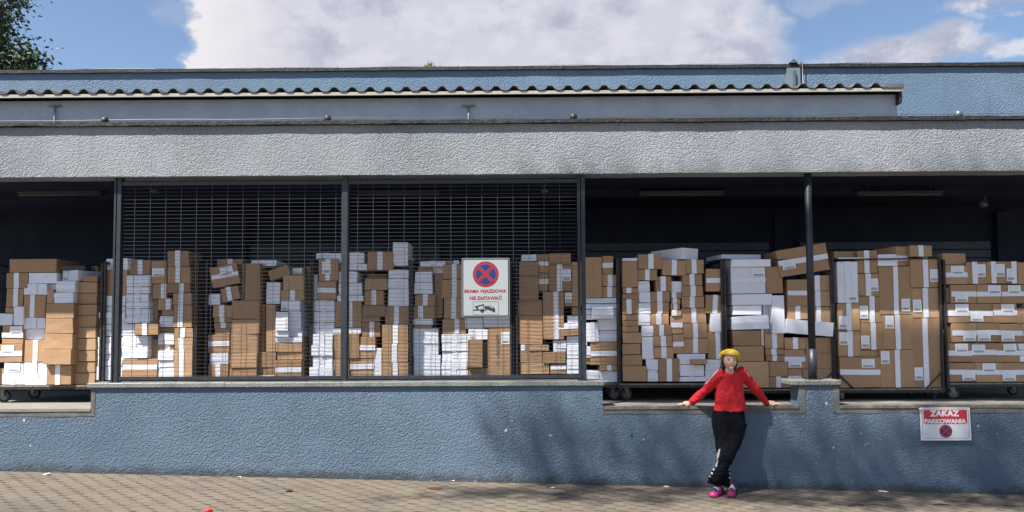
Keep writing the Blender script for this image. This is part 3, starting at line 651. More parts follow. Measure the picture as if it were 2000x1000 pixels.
# ------------------------------------------------------------------ boxes
# each stack, top to bottom: x0 y0 x1 y1 code in the photograph's pixels (ox + x/s, oy + y/s); each box stands at the depth of its trolley
# code: b brown / w white, vN upright tape, hN level tape, Luv label (p/l), r tilt, f forward cm, y turn, d depth cm;  * x0 x1 y0 y1 n = even pile
REG = {'A': (0, 470, 3.03, 0), 'B': (180, 470, 3.45, 1), 'C': (380, 470, 3.45, 2), 'D': (590, 460, 3.45, 3), 'E': (790, 470, 3.571, 4),
       'F': (990, 470, 3.03, 5), 'G': (1190, 460, 2.941, 6), 'H': (1390, 460, 2.942, 7), 'I': (1600, 460, 2.942, 8), 'J': (1800, 460, 2.94, 9)}
DATA = {
'A': ["53 108 335 189 b; 35 192 166 281 b,v5; 38 283 136 390 b,v6; 30 394 76 428 b,f-4; -40 431 76 500 w; 79 390 137 501 w,f2; 10 503 140 610 b,h5,L72l; -40 612 135 720 b,h5,L53l; 25 722 140 789 w,L54l; -40 760 22 852 b,f-3; 12 791 146 853 w,v5",
      "170 191 335 252 w; 278 256 334 290 w,f-8; 140 254 277 320 w,v5; 140 322 271 455 b,v4; 135 457 267 522 w,v5; 150 524 265 587 w,v5,f-5; 143 589 266 719 b,v5; 143 721 275 788 w,v5; 148 790 275 853 w,v5",
      "343 172 462 238 w,L25p,y-20,d40; 332 240 446 306 w,h5,f6; 320 307 433 371 w,h7,f8; 278 288 320 372 b,f-2; 270 373 436 460 b,f10; 268 462 433 551 b,f11; 262 553 429 642 b,f12; 255 644 421 734 b,f13; 275 737 421 853 b,v5,f8",
      "543 152 578 208 b,f-25; 488 211 576 243 b; 460 245 576 310 b; 452 312 574 376 b; 445 378 573 443 b; 440 445 569 511 b; 436 513 569 577 b; 432 579 566 647 b; 428 649 564 715 b; 425 717 561 782 b; 423 784 560 852 b"],
'B': ["72 118 242 196 w,L55l,y-12,d40; 95 199 236 368 b,f-3; 74 370 224 439 w; * 50 224 440 646 5 w,v8; * 38 220 648 845 5 w,v8; 32 848 218 940 w,v8",
      "245 130 396 228 b,v5,f-6; 232 231 392 306 w,h5,f2; * 230 388 308 558 5 w,v5; 288 560 445 637 b,v4,f5; 205 562 286 640 w,h5; 300 642 378 717 w,h6; 205 642 297 717 w; 298 719 376 793 w; 205 719 296 793 w; 205 796 440 937 b,h6; 388 660 447 793 b,f-8",
      "399 137 502 289 b,L25l; 407 291 505 390 b,v7,f-3; 445 392 541 465 b,v7,f-4; 400 395 443 560 b,f-10; 470 467 545 507 b,f-6; 455 509 545 583 w,h5; 448 585 553 622 b,f-4; 446 624 553 699 w,h6; 446 701 550 738 b,v6,f-3; * 446 550 740 937 3 w,h5",
      "508 68 652 174 b,v5,r1,f4; 508 176 660 284 b,v5,f4; 500 286 662 351 b,v6,f2; 543 353 668 432 b,v4,f5; 547 434 671 583 b,v4,f6; 556 588 680 655 b,v4,f5; 556 657 678 738 b,v4,f5; 553 740 678 937 b,v4,f5"],
'C': ["150 125 325 240 b,v5,f-12; 109 165 297 305 b,h5,L63l,r11,f2; 177 312 303 405 b,v5,r12; 95 358 172 433 w,h5; 125 435 252 514 b,v5; 130 516 250 550 b,v5; 132 552 248 590 b,v5,f-2; 138 592 240 632 b; 92 633 235 756 b,h5; 105 758 225 834 w,h5; 92 836 225 937 b,v5",
      "340 155 443 401 b,f3; 322 158 339 401 b,f-4; 252 403 439 528 b,f4; 248 530 433 631 b,f4; 243 633 427 757 b,f5; 240 759 420 857 b,f5; 235 859 419 937 b,f5",
      "380 133 552 172 w,L54l,f-6; 497 180 640 250 b,r19; 480 280 577 428 w,f-3; 478 430 545 748 b; 443 430 476 748 b,f-5; 426 752 548 855 b; 426 857 540 937 b,h2",
      "650 185 738 231 b,L55l,f-8; 598 233 736 333 b; 580 335 738 403 b,v5; 580 405 710 473 w,L25p,f2; 545 480 632 606 w,f8; 636 476 718 606 w; 545 608 638 650 w,f6; 640 608 726 650 w; 545 652 725 749 b,h8,f2; 555 751 725 803 b,f1; 543 805 720 937 b,h5,f2; 740 180 780 425 b,f-20"],
'D': ["113 158 242 304 b,v5,L44p,f5; 95 118 137 156 w,f-6; 140 118 192 156 w,f-5; 105 307 230 432 b,h5,f4; 70 262 102 432 w,f-2; * 63 217 436 662 3 w,v5; * 64 206 665 887 3 w,v5,f4; 50 889 206 967 w,v5,f5",
      "193 118 276 180 w; 318 115 418 189 w,v5; 318 191 436 232 w,v3; 246 244 371 320 w,v7; 246 322 403 401 w,h5,f2; 235 403 413 443 w,f3; 222 445 318 619 b; 320 445 400 619 b,v1; 215 622 396 662 w,f2; 208 665 316 828 b,f2; 212 830 316 967 b,f3",
      "442 112 612 231 b,v5; 440 262 574 290 b,f-18; 422 292 575 368 b; 420 370 548 468 b,v5; 405 470 558 544 b,f2; 405 546 525 581 b; 403 583 526 683 b,v5; 318 664 384 828 b,f2; 386 685 494 828 b,h5; 320 830 484 967 b,h6; 487 760 536 967 w",
      "* 613 713 45 204 2 w,h5; * 580 720 230 354 2 w,v5; 580 356 720 476 w,v5; 558 478 720 600 b,v5; 537 602 714 728 b,v5,f5; 540 730 714 855 b,v5,f5; 540 857 716 967 b,v5,f5"],
'E': ["108 142 286 182 w,L54l; 95 185 194 214 b,f-8; 196 185 268 226 w,f-12; 75 216 190 292 w,h5; 68 294 195 373 w,h5; 75 375 210 455 b,v5; 62 457 207 543 b,v4; 58 545 195 588 w,h5; 65 590 190 611 b,f-2; 60 613 235 796 w,h5; 65 798 250 962 w,h5; 212 228 266 540 b,f-14",
      "290 140 385 164 b,v7,f-4; 268 166 400 267 b,v6; 262 269 400 400 b,v6; 275 402 420 545 b,v5; 265 547 425 648 b,v6; * 260 443 650 776 2 w,v5; * 262 443 778 962 3 w,v5",
      "421 540 550 616 w; 446 618 578 693 w,L25p; 438 695 545 885 b,f6; 548 700 580 885 b,f-10; 446 887 578 962 b",
      "560 225 742 380 b; 560 382 742 533 b,v5; 553 535 736 603 w,h5,f3; 583 608 738 962 b,L82p,f2"],
'F': ["88 82 175 122 w,v8; 75 125 187 210 b,f4; 75 212 186 350 b,f6; 68 352 210 442 b; 70 444 212 615 b; 78 617 132 651 b,v4; 136 617 248 653 b,f2; 77 655 212 721 b,f1; 75 723 248 790 b,f1",
      "180 80 247 119 b; 183 121 247 147 w; 188 149 247 188 b; 188 190 246 300 b,h5; 216 302 338 585 b,v6,f2; 275 590 352 657 w,h5; 214 659 348 727 b,f3; 258 732 350 790 b,h7",
      "249 75 380 139 b; 249 141 382 299 b,v5,L84p,f1; 340 303 383 388 b,L53p,f1; 384 127 440 389 b; 386 391 430 440 b,f-5; 360 445 440 485 w,v2; 307 486 425 522 w,r3,f3; 315 524 426 563 b,r3,f3; 355 565 440 627 w,h5; 355 629 440 698 w,h5; 355 700 440 790 w,h5",
      "455 97 562 337 b,f4; 564 90 628 201 b,h5; 564 203 662 270 b,v5; 564 272 662 336 b,v5; 470 338 662 372 w; * 462 660 374 469 3 w; 510 391 630 462 w,h5,f14,d12; 470 484 541 598 w,v5,r2,f4; 542 462 657 529 w,h5; 545 531 657 598 w,h5; 458 555 473 620 w,f-4; 460 625 494 694 w,h5; 496 600 655 736 b,h5,f3; 465 696 494 731 b,f-3; 550 738 663 770 b,v5,f4; 463 768 545 838 w,h5; 548 772 660 838 w,h5"],
'G': ["77 130 162 147 w; 77 149 163 298 b,f3; 77 300 168 332 b,v4; 77 334 168 365 b; 77 367 167 451 b,v4; 77 453 167 486 b; 77 488 166 519 b; 77 521 168 554 b; 77 556 185 620 b; 77 622 182 684 b; 77 686 188 748 b; 77 750 217 838 b,f2",
      "168 107 303 192 b,v5,f2; 165 195 275 258 b,v5; * 168 234 262 386 2 w,h5; 169 388 237 449 w,h5; 168 451 235 515 w,h5; 186 517 252 579 w,h5; 188 581 252 709 w,h5; 213 711 280 771 w,h5; 220 773 280 838 w,h5",
      "305 142 437 228 b,v5,r-1,f2; 268 236 356 320 b,v5; 238 322 348 381 b,v5; 238 383 343 447 b,v5; 236 449 342 512 b,v5; 253 514 357 576 b,v5; 253 578 363 638 b,v5; 258 640 370 706 b,v5; 285 708 402 838 b,v5,f3",
      "357 263 417 328 w,f-4; 355 330 413 360 b,v4; 357 362 410 392 b,v4; 355 394 406 427 b,v4; 357 429 413 461 b,v4; 355 463 421 565 b,h5; 366 567 427 678 b,h5",
      "418 70 527 135 w,v5,y34,d54; 438 138 543 219 b,v5; 422 222 535 287 b,v5; 420 289 538 351 b,v5; 418 353 542 416 b,v5; 416 418 556 503 b,v5; 428 505 560 589 b,v5; 428 591 564 677 b,v5; 395 680 550 741 w; 475 712 563 741 b,f10,d14; 404 743 544 808 w,v5,f2; 403 810 557 838 w,v5",
      "558 190 652 322 b,h5; 553 342 654 447 b,v5,r-3; 562 510 583 555 b,f-6; 585 449 655 553 w,v5; 568 555 655 710 b,v7; 553 712 655 774 w,h5; 553 776 655 838 w,h5"],
'H': ["60 106 300 133 w,f-26,y12,d45; 115 136 338 179 w,f3; 112 181 308 334 w,h5,L82l; 120 336 345 398 w,f2; 122 402 286 456 w; 122 460 328 504 w,r3,f2; 122 497 330 540 w,r2,f3; 123 546 280 633 b,f2; 283 535 311 633 b,v5,f-3; 125 636 300 723 b,f2; 125 725 328 874 b,f3",
      "313 178 407 332 b,r2; 347 343 418 563 w,f2; 296 400 345 563 w,f-12; 308 565 415 650 b,v5; 310 652 416 686 b,v5; 312 688 417 722 b,v5; 331 724 438 809 b; 332 811 440 874 b,v5",
      "383 62 666 218 b,h5,L26l,r9,f4,d50; 438 252 556 404 b,h5; 438 406 557 482 b,v5; 430 490 696 570 w,r-5,f4; 420 586 540 654 b,v5; 418 656 536 766 b,h5,L57l; 440 768 516 874 b,h5",
      "592 230 682 318 b,v2; 592 320 684 407 b,v2; 592 409 684 500 b,v2; 541 587 700 675 b; 538 677 698 766 b; 525 768 705 874 b"],
'I': ["84 90 222 128 b,y8,d40,f-3; 110 126 290 133 w,f4,d10; 105 150 222 388 w,v5,L78p; 108 390 230 545 b,v5,L17p; 113 547 235 697 b,v5,L13p; 120 699 350 874 b,h5,L72l,f2",
      "225 87 331 217 b,v5,f1; 228 220 341 347 b,v5,L85p; 228 349 368 501 b,v5,L26p; 235 503 380 657 b,v5,L27p; 237 659 350 697 b,f-4",
      "336 108 450 175 w,h6; 447 62 523 172 b,h4,y18,d40; 347 178 527 455 b,v5,L88p; 372 457 540 655 b,v5,L22p; 353 657 543 874 b,v5,L12p,f1",
      "522 57 645 122 b,v5,f2; 527 127 690 299 b,v5,L86p; 531 302 692 472 b,v5,L26p; 541 476 690 874 b,v5,L28p"],
'J': ["121 100 264 167 b,y7,d40; 120 170 261 280 b,h5,L62l; 132 302 168 388 b,f-3; 170 282 313 388 b,h5,L47l; 132 391 272 501 b,h5,L72l; 138 522 174 615 b,f-4; 176 503 314 612 b,h5,L77l; 145 617 284 727 b,h5,L62l; 160 730 313 840 b,h5,L77l",
      "263 152 374 277 b,v4,L74p; 376 150 481 275 b,v4,L74p; 316 281 457 388 b,h5,L82l; 274 391 413 501 b,h5,L37l; 316 504 451 612 b,h5,L37l; 286 617 424 728 b,h5,L23l; 315 730 458 842 b,h5,L52l",
      "483 150 553 276 b,v6,L26p; 459 282 604 390 b,h5,L52l; 415 391 546 501 b,h5,L62l; 453 505 583 614 b,h5,L27l; 425 618 560 727 b,h5,L62l; 460 730 600 842 b,h5,L17l",
      "555 153 650 278 b; 549 415 650 505 b; * 562 680 620 727 3 w; 606 392 680 413 w; 586 508 690 617 b,h5; 602 730 700 842 b,h5"],
}
ORD = ['', 'first', 'second', 'third', 'fourth', 'fifth', 'sixth', 'seventh', 'eighth', 'ninth', 'tenth', 'eleventh', 'twelfth', 'thirteenth', 'fourteenth', 'fifteenth', 'sixteenth', 'seventeenth', 'eighteenth']
TN = ['leftmost trolley', 'second trolley from the left', 'third trolley from the left', 'fourth trolley from the left', 'fifth trolley from the left',
      'fifth trolley from the right', 'fourth trolley from the right', 'third trolley from the right', 'second trolley from the right', 'rightmost trolley']
rb = random.Random(11)
def carton_bm(w_, h_, d_, rnd):
    bm = bmesh.new(); bmesh.ops.create_cube(bm, size=1)
    bv = min(.0045, h_*.12)
    for v in bm.verts:
        v.co = Vector((v.co.x*w_, (v.co.y+.5)*d_, (v.co.z+.5)*h_))
        v.co += Vector((rnd.uniform(-.005, .005), rnd.uniform(-.006, .006), rnd.uniform(-.003, .003)))
    bmesh.ops.bevel(bm, geom=bm.edges[:], offset=bv, segments=2, profile=.6, affect='EDGES')
    return bm
def strip(path, wd, along):
    """paper tape 1.5 mm proud of the carton: path = [(t, y)], width wd, along 'z' or 'x', centred on c"""
    pass
nbox = 0
def make_box(ci, si, k, n, x0, y0, x1, y1, code, label_pos):
    global nbox
    ox, oy, s, ti = REG['ABCDEFGHIJ'[ci]]
    X0, X1, Y0_, Y1_ = ox+x0/s, ox+x1/s, oy+y0/s, oy+y1/s
    o = {'f': 0, 'r': 0, 'y': 0, 'd': None}; lab = None; tp = None
    for q in code.split(','):
        q = q.strip()
        if q in ('b', 'w'): colr = q
        elif q[0] == 'L': lab = (int(q[1])/10, 1-int(q[2])/10, q[3])
        elif q[0] in 'vh': tp = (q[0], int(q[1:])/10)
        else: o[q[0]] = float(q[1:])
    base = TROL[ci][3]
    Yf = base+.035 - o['f']/100 + rb.uniform(-.008, .012)
    a = P(X0, Y1_, Yf); b_ = P(X1, Y0_, Yf)
    w_, h_ = b_.x-a.x, b_.z-a.z
    yaw = R(o['y'])
    if yaw: w_ = w_/math.cos(yaw)
    d_ = o['d']/100 if o['d'] else rb.uniform(.34, .58)
    if o['f'] < -9 and not o['d']: d_ = .3
    if yaw < 0: hx = -w_/2; ax = b_.x
    elif yaw > 0: hx = w_/2; ax = a.x
    else: hx = 0; ax = (a.x+b_.x)/2
    bm = carton_bm(w_, h_, d_, rb)
    for v in bm.verts: v.co.x += hx
    zc_ = h_/2 if o['r'] else 0
    me = bpy.data.meshes.new('cardboard_box')
    bmesh.ops.translate(bm, verts=bm.verts, vec=(0, 0, -zc_)); bm.normal_update(); bm.to_mesh(me); bm.free(); me.materials.append(M[colr])
    ob = bpy.data.objects.new('cardboard_box', me); COL.objects.link(ob)
    ob.location = (ax, Yf, a.z+zc_); ob.rotation_euler = (0, -R(o['r']), yaw + (rb.uniform(-.02, .02) if not yaw else 0))
    # tape
    def child(name, bm, m, par=ob):
        c_ = bpy.data.meshes.new(name); bm.normal_update(); bm.to_mesh(c_); bm.free(); c_.materials.append(m)
        q = bpy.data.objects.new(name, c_); COL.objects.link(q); q.parent = par; return q
    E = .0055
    if tp:
        tw = min(.060, (w_ if tp[0] == 'v' else h_)*.42)+rb.uniform(-.004, .006); bm = bmesh.new()
        if tp[0] == 'v':
            tx = hx-w_/2+w_*tp[1] + rb.uniform(-.012, .012); N = 5; prev = None
            sl_ = rb.uniform(-.004, .004)
            for i in range(N+1):
                z = (h_-.002)*i/N+.001-zc_; jx = rb.uniform(-.0015, .0015)+sl_*i/N
                cur = [bm.verts.new((tx-tw/2+jx, -E, z)), bm.verts.new((tx+tw/2+jx, -E, z))]
                if prev: bm.faces.new((prev[0], prev[1], cur[1], cur[0]))
                prev = cur
            t0 = [bm.verts.new((tx-tw/2, -E, h_-zc_+.003)), bm.verts.new((tx+tw/2, -E, h_-zc_+.003)), bm.verts.new((tx+tw/2, .07, h_-zc_+.003)), bm.verts.new((tx-tw/2, .07, h_-zc_+.003))]
            bm.faces.new(t0); bm.faces.new((prev[0], prev[1], t0[1], t0[0]))
        else:
            tz = h_*tp[1] - zc_ + rb.uniform(-.006, .006); N = 5; prev = None; sl_ = rb.uniform(-.006, .006)
            for i in range(N+1):
                x = hx-w_/2+.001+(w_-.002)*i/N; jz = rb.uniform(-.0015, .0015)+sl_*i/N
                cur = [bm.verts.new((x, -E, tz-tw/2+jz)), bm.verts.new((x, -E, tz+tw/2+jz))]
                if prev: bm.faces.new((prev[0], cur[0], cur[1], prev[1]))
                prev = cur
        child('paper_tape', bm, M['tape'])
    if lab:
        u, v, or_ = lab; lw, lh = (.105, .155) if or_ == 'p' else (.16, .105)
        kk = min(1, w_*.9/lw, h_*.9/lh); lw *= kk; lh *= kk
        cx = max(hx-w_/2+lw/2+.01, min(hx+w_/2-lw/2-.01, hx-w_/2+w_*u)); cz = max(lh/2+.008, min(h_-lh/2-.008, h_*v))-zc_
        bm = bmesh.new(); q = [bm.verts.new((cx+sx*lw/2, -E-.0015, cz+sz*lh/2)) for sx, sz in ((-1, -1), (1, -1), (1, 1), (-1, 1))]; bm.faces.new(q)
        bmesh.ops.rotate(bm, verts=bm.verts, cent=(cx, 0, cz), matrix=Matrix.Rotation(rb.uniform(-.03, .03), 3, 'Y'))
        child('shipping_label', bm, M['label'])
    nbox += 1
    ar = w_*h_; asp = w_/h_
    adj = 'flat' if asp > 3 else 'tall' if asp < .65 else 'large' if ar > .14 else 'small' if ar < .025 else 'wide' if asp > 1.9 else ''
    cw = 'brown' if colr == 'b' else 'white'
    ft = ('with upright tape' if tp and tp[0] == 'v' else 'with level tape' if tp else 'with a label' if lab else '')
    if tp and lab: ft = ''; cw += ' taped labelled'
    if not ft and not tp: adj = (adj+' plain').strip()
    lv = label_pos
    st = ORD[si+1]+' stack'
    txt = ' '.join(x for x in (adj, cw, 'box', ft) if x) + ', ' + ('topmost in ' if lv == n else 'lowest in ' if lv == 1 else ORD[lv]+' up in ') + st + ', ' + TN[ci]
    tag(ob, txt, 'box', 'boxes stacked on the trolleys')
    return ob
for ci, key in enumerate('ABCDEFGHIJ'):
    for si, colm in enumerate(DATA[key]):
        lst = []
        for e in colm.split(';'):
            q = e.split()
            if q[0] == '*':
                xa_, xb_, ya_, yb_, nn = map(float, q[1:6]); hgt = (yb_-ya_)/nn
                for i in range(int(nn)):
                    dx = rb.uniform(-3, 3); lst.append((xa_+dx, ya_+hgt*i+.5, xb_+dx+rb.uniform(-2, 2), ya_+hgt*(i+1)-1, q[6]))
            else: lst.append((*map(float, q[:4]), q[4]))
        n = len(lst)
        for i, e in enumerate(lst):
            ob_ = make_box(ci, si, i, n, *e, n-i)
            if key == 'E' and si == 3 and i == n-1: textbox = ob_
print('boxes', nbox)
# hand-printed word on the tall carton under the gate sign
tb = textbox; w_ = wl(tb)
t_ = text_mesh('reucam', .075, w_.x-.02, w_.z+.42, w_.y-.009, .26, .0, R(90))
q = build('printed_word', t_, M['ink'], tb)
b = bmesh.new(); frame_ring(b, disc_pts(w_.x-.02, w_.z+.20, .022, 20), disc_pts(w_.x-.02, w_.z+.20, .018, 20), w_.y-.009); build('printed_ring', b, M['ink'], tb)
# black tray on the white boxes of the leftmost trolley
tx0, tx1 = P(116, 520, 9.25), P(160, 520, 9.25); zt0 = P(140, 470+171/3.03, 9.3).z
tr = bmesh.new(); 
box(tr, tx0.x, tx1.x, 9.3, 9.58, zt0, zt0+.006)
for z_ in (.012, .028, .043): 
    for (a0, a1, b0, b1) in ((tx0.x, tx1.x, 9.298, 9.304), (tx0.x, tx1.x, 9.576, 9.582), (tx0.x-.002, tx0.x+.004, 9.305, 9.575), (tx1.x-.004, tx1.x+.002, 9.305, 9.575)): box(tr, a0, a1, b0, b1, zt0+z_-.004, zt0+z_+.004)
for i in range(9):
    x = tx0.x+(tx1.x-tx0.x)*i/8; box(tr, x-.004, x+.004, 9.2975, 9.2979, zt0, zt0+.047)
tag(build('wire_tray', tr, M['black_plastic'], None, False, (tx0.x, 9.3, zt0)), 'shallow black plastic tray on the topmost white box, leftmost trolley', 'tray')

# ------------------------------------------------------------------ dock lights and camera
for px0, px1, lab in ((36, 200, 'leftmost strip light under the dock ceiling'), (1248, 1414, 'strip light under the dock ceiling, left of the round column'), (1672, 1840, 'strip light under the dock ceiling, right of the round column'), (1380-680, 1380-520, 'strip light under the ceiling behind the wire mesh')):
    Y = 9.7; a, b_ = P(px0, 381, Y), P(px1, 381, Y)
    z = P((px0+px1)/2, 379, Y).z; a.z = b_.z = z
    L = empty('strip_light', ((a.x+b_.x)/2, Y, z), lab, 'lamp', 'unlit strip lights under the dock ceiling')
    bm = bmesh.new(); box(bm, a.x, b_.x, Y-.05, Y+.05, z+.012, z+.035, .006)
    for x_ in (a.x+.15, b_.x-.15): box(bm, x_-.004, x_+.004, Y-.004, Y+.004, z+.036, 3.598)
    build('housing', bm, M['lamp_plastic'], L)
    bm = bmesh.new(); tube(bm, [(a.x+.01, Y, z), (b_.x-.01, Y, z)], .026, 10); build('tube_cover', bm, M['lamp_plastic'], L)
c = P(1920, 398, 10.4); dm = empty('security_camera', (c.x, 10.4, c.z), 'small grey dome camera hanging at the right of the dock', 'camera')
bm = bmesh.new(); ball(bm, (c.x, 10.4, c.z), (.06, .06, .055), 3); build('dome', bm, M['grey_dome'], dm)
bm = bmesh.new(); ball(bm, (c.x+.008, 10.352, c.z), (.026, .016, .024), 2); build('lens', bm, M['sign_black'], dm)
bm = bmesh.new(); tube(bm, [(c.x+.03, 10.42, c.z+.03), (c.x+.06, 10.44, c.z+.10), (c.x+.03, 10.45, 3.6)], .016, 8); build('arm', bm, M['grey_dome'], dm)
for px, lab in ((301, 'small grey box at the top left of the mesh'), (1064, 'small grey box at the top right of the mesh')):
    c = P(px, 374, 8.75); bm = bmesh.new(); box(bm, c.x-.04, c.x+.04, 8.72, 8.80, c.z-.014, c.z+.016, .006); box(bm, c.x-.006, c.x+.006, 8.75, 8.76, c.z+.0165, 3.6)
    tag(build('junction_box', bm, M['lamp_plastic'], None, False, (c.x, 8.75, c.z)), lab, 'box')

# ------------------------------------------------------------------ roof furniture
cabY = WY+.03
pts = [P(x, y, cabY) for x, y in ((-60, 230), (205, 226), (420, 228), (640, 227), (870, 229), (1120, 227), (1350, 226), (1600, 225), (1872, 221), (2060, 221))]
cz0 = ZB+.045
cable = empty('roof_cable', (0, cabY, ZB), 'thin silver lightning cable along the lower roof edge', 'cable')
xs_ = [P(x, 226, cabY).x for x in (205, 640, 1120, 1872)]
bm = bmesh.new(); pp = []
for i in range(61):
    x = XL+(XR-XL)*i/60; pp.append((x, cabY+.002*math.sin(i*1.7), cz0+.004*math.sin(i*.9)))
tube(bm, pp, .003, 6); build('wire', bm, M['cable'], cable)
for i, x_ in enumerate(xs_):
    bm = bmesh.new(); tube(bm, [(x_, cabY, ZB-.004), (x_, cabY, ZB+.068), (x_, cabY, ZB+.074)], [.052, .036, .028], 14)
    build('cable_holder', bm, M['zinc'] if i == 3 else M['cart_steel'], cable)
for px, lab in ((107, 'grey T shaped pipe on the roof shed wall, far left'), (915, 'grey T shaped pipe on the roof shed wall, near the middle')):
    yv = SY+.10; c = P(px, 208, yv); bm = bmesh.new(); tube(bm, [(c.x, yv, ZB+.03), (c.x, yv, c.z)], .011, 8); tube(bm, [(c.x-.085, yv, c.z+.012), (c.x+.085, yv, c.z+.012)], .009, 8)
    tag(build('vent_pipe', bm, M['vent'], None, False, (c.x, yv, ZB+.03)), lab, 'pipe')
# rainwater outlet and downpipe on the upper wall
c = P(1550, 140, YU-.06); yv = YU-.06
dp = empty('downpipe', (c.x, yv, 4.8), 'pale square downpipe on the blue upper wall', 'pipe')
bm = bmesh.new(); box(bm, c.x-.005, c.x+.030, yv-.02, yv+.055, 4.6, zu-.11, .004); build('pipe', bm, M['zinc'], dp)
bm = bmesh.new(); box(bm, c.x-.10, c.x+.11, yv+.02, yv+.058, 4.6, zu-.06); build('backing_board', bm, M['cement_blue'], dp)
bm = bmesh.new()
q = [(c.x-.065, zu+.012), (c.x+.075, zu+.012), (c.x+.015, zu+.07), (c.x-.003, zu+.07)]; plate(bm, q, YU-.07, YU+.12); build('spout_cap', bm, M['zinc'], dp)
bm = bmesh.new(); x_ = P(1566, 140, YU-.03).x; tube(bm, [(x_, YU-.065, 4.6), (x_, YU-.065, zu+.03), (x_+.01, YU+.1, zu+.03)], .007, 6)
tag(build('earth_rod', bm, M['cable'], None, False, (x_, YU-.065, 4.6)), 'thin pale rod beside the downpipe on the upper wall', 'rod')
cb2 = empty('ridge_cable', (0, YU, zu), 'thin silver lightning cable along the top of the upper wall', 'cable')
bm = bmesh.new(); pp = [(XL+2+(XR*1.25-XL-2)*i/60, YU+.05, zu+.035+.012*math.sin(i*.8)) for i in range(61)]; tube(bm, pp, .0025, 6); build('wire', bm, M['cable'], cb2)
for px in (558, 602, 660, 895, 1100, 1330, 1700, 1965):
    x_ = P(px, 130, YU+.05).x; bm = bmesh.new(); tube(bm, [(x_, YU+.05, zu-.004), (x_, YU+.05, zu+.045)], [.016, .009], 8); build('cable_clip', bm, M['bitumen'], cb2)

# ------------------------------------------------------------------ plants
def f_leaf(t, b):
    geo = t.new('ShaderNodeNewGeometry').outputs['Position']; oi = t.noise(geo, 3.5, 4, .7)
    c = t.mix(t.ramp(oi, .35, .65), (.025, .05, .012), (.07, .10, .03)); t.link(c, b.inputs['Base Color'])
M['leaf'] = mat('leaf', (.07, .12, .03), .6, fn=f_leaf)
M['leaf_pale'] = mat('pale_leaf', (.30, .42, .20), .6)
M['bark'] = rough_mat('bark', (.06, .045, .035), (.12, .10, .08), 12, .9, .02)
def tree(label, base, hgt, blobs, nleaf, leaf, limbs, seed, cat='tree', scat=1.8, chain=False):
    rd = random.Random(seed)
    t = empty('deciduous_tree', base, label, cat)
    bm = bmesh.new(); bx, by, bz = base
    top = Vector((bx+.3, by, bz+hgt*.92)); N = 9
    tp_ = [Vector((bx, by, bz)).lerp(top, i/N) + Vector((rd.uniform(-.12, .12), rd.uniform(-.12, .12), 0))*(i > 0) for i in range(N+1)]
    tube(bm, tp_, [hgt*.024*(1-.9*i/N)+.01 for i in range(N+1)], 10)
    twigs = []; done = []
    for bb_ in blobs:
        c, r = bb_[:2]; wgt = bb_[2] if len(bb_) > 2 else 1
        c = Vector(c)
        if chain:
            pc_ = min(done, key=lambda q: (q-c).length) if done else tp_[-2]; done.append(c)
            kq = 1. if wgt > .5 else .3; tube(bm, [pc_, pc_.lerp(c, .5)+Vector((0, 0, .05)), c], [.03*kq, .025*kq, .014*kq], 6)
        k = min(N-1, max(3, int((c.z-bz)/hgt*N-1.5))); st = tp_[k]
        mid = st.lerp(c, .55)+Vector((rd.uniform(-.2, .2), rd.uniform(-.2, .2), .15))
        if chain: mid = c+Vector((0, 0, -.1))
        else: tube(bm, [st, mid, c], [.02+.012*r[0] if not isinstance(r, float) else .03, .03, .014], 7)
        for _ in range(limbs):
            v = Vector((rd.gauss(0, 1), rd.gauss(0, 1), rd.gauss(0, .8))).normalized()*rd.uniform(.5, 1)
            e = c+Vector((v.x*r[0], v.y*r[1], v.z*r[2])); tube(bm, [c.lerp(mid, .15), c.lerp(e, .6)+Vector((0, 0, .06)), e], [.013, .009, .004], 5); twigs.append((c, e, wgt))
    build('trunk', bm, M['bark'], t)
    bm = bmesh.new()
    picks = rd.choices(twigs, [q[2] for q in twigs], k=nleaf)
    for i in range(nleaf):
        c, e = picks[i][:2]; f = rd.uniform(.3, 1.05)
        p = c.lerp(e, f)+Vector((rd.gauss(0, 1), rd.gauss(0, 1), rd.gauss(0, 1)))*leaf*scat
        a = Vector((rd.uniform(-1, 1), rd.uniform(-1, 1), rd.uniform(-1, .3))).normalized(); s = a.cross(Vector((rd.uniform(-1, 1), rd.uniform(-1, 1), rd.uniform(-1, 1)))).normalized()
        L = leaf*rd.uniform(.6, 1.2); q = [p, p+a*L*.5+s*L*.28, p+a*L, p+a*L*.5-s*L*.28]
        bm.faces.new([bm.verts.new(x) for x in q])
    build('crown', bm, M['leaf'], t)
    return t
TY = 16
def T(px, py, Y=TY): return tuple(P(px, py, Y))
bl = []
for px, py, r in ((-30, 8, .34), (8, 18, .20), (-32, 45, .34), (2, 50, .18), (10, 70, .13), (-30, 88, .3), (-8, 92, .16), (0, 120, .22), (28, 116, .16), (50, 108, .14), (64, 118, .10), (38, 130, .10), (-30, 130, .4), (26, -4, .10), (-70, 20, .7), (-90, 80, .7), (-70, -60, .8), (-130, -30, 1.0), (-40, -70, .5)):
    c = T(px, py); bl.append((c, (r, r, r*.8)))
for c in ((-12.5, 16, 6), (-13.5, 16.5, 8.5), (-12, 17, 10), (-11.6, 15.6, 11)): bl.append((c, (1.3, 1.3, 1.1)))
tree('leafy green tree rising behind the upper wall, top left corner', (-12.2, 16, gz(-12.2)), 11.5, bl, 5600, .11, 9, 5)
# street tree out of view, up-sun of the dock, whose foliage dapples the right half
SH = True

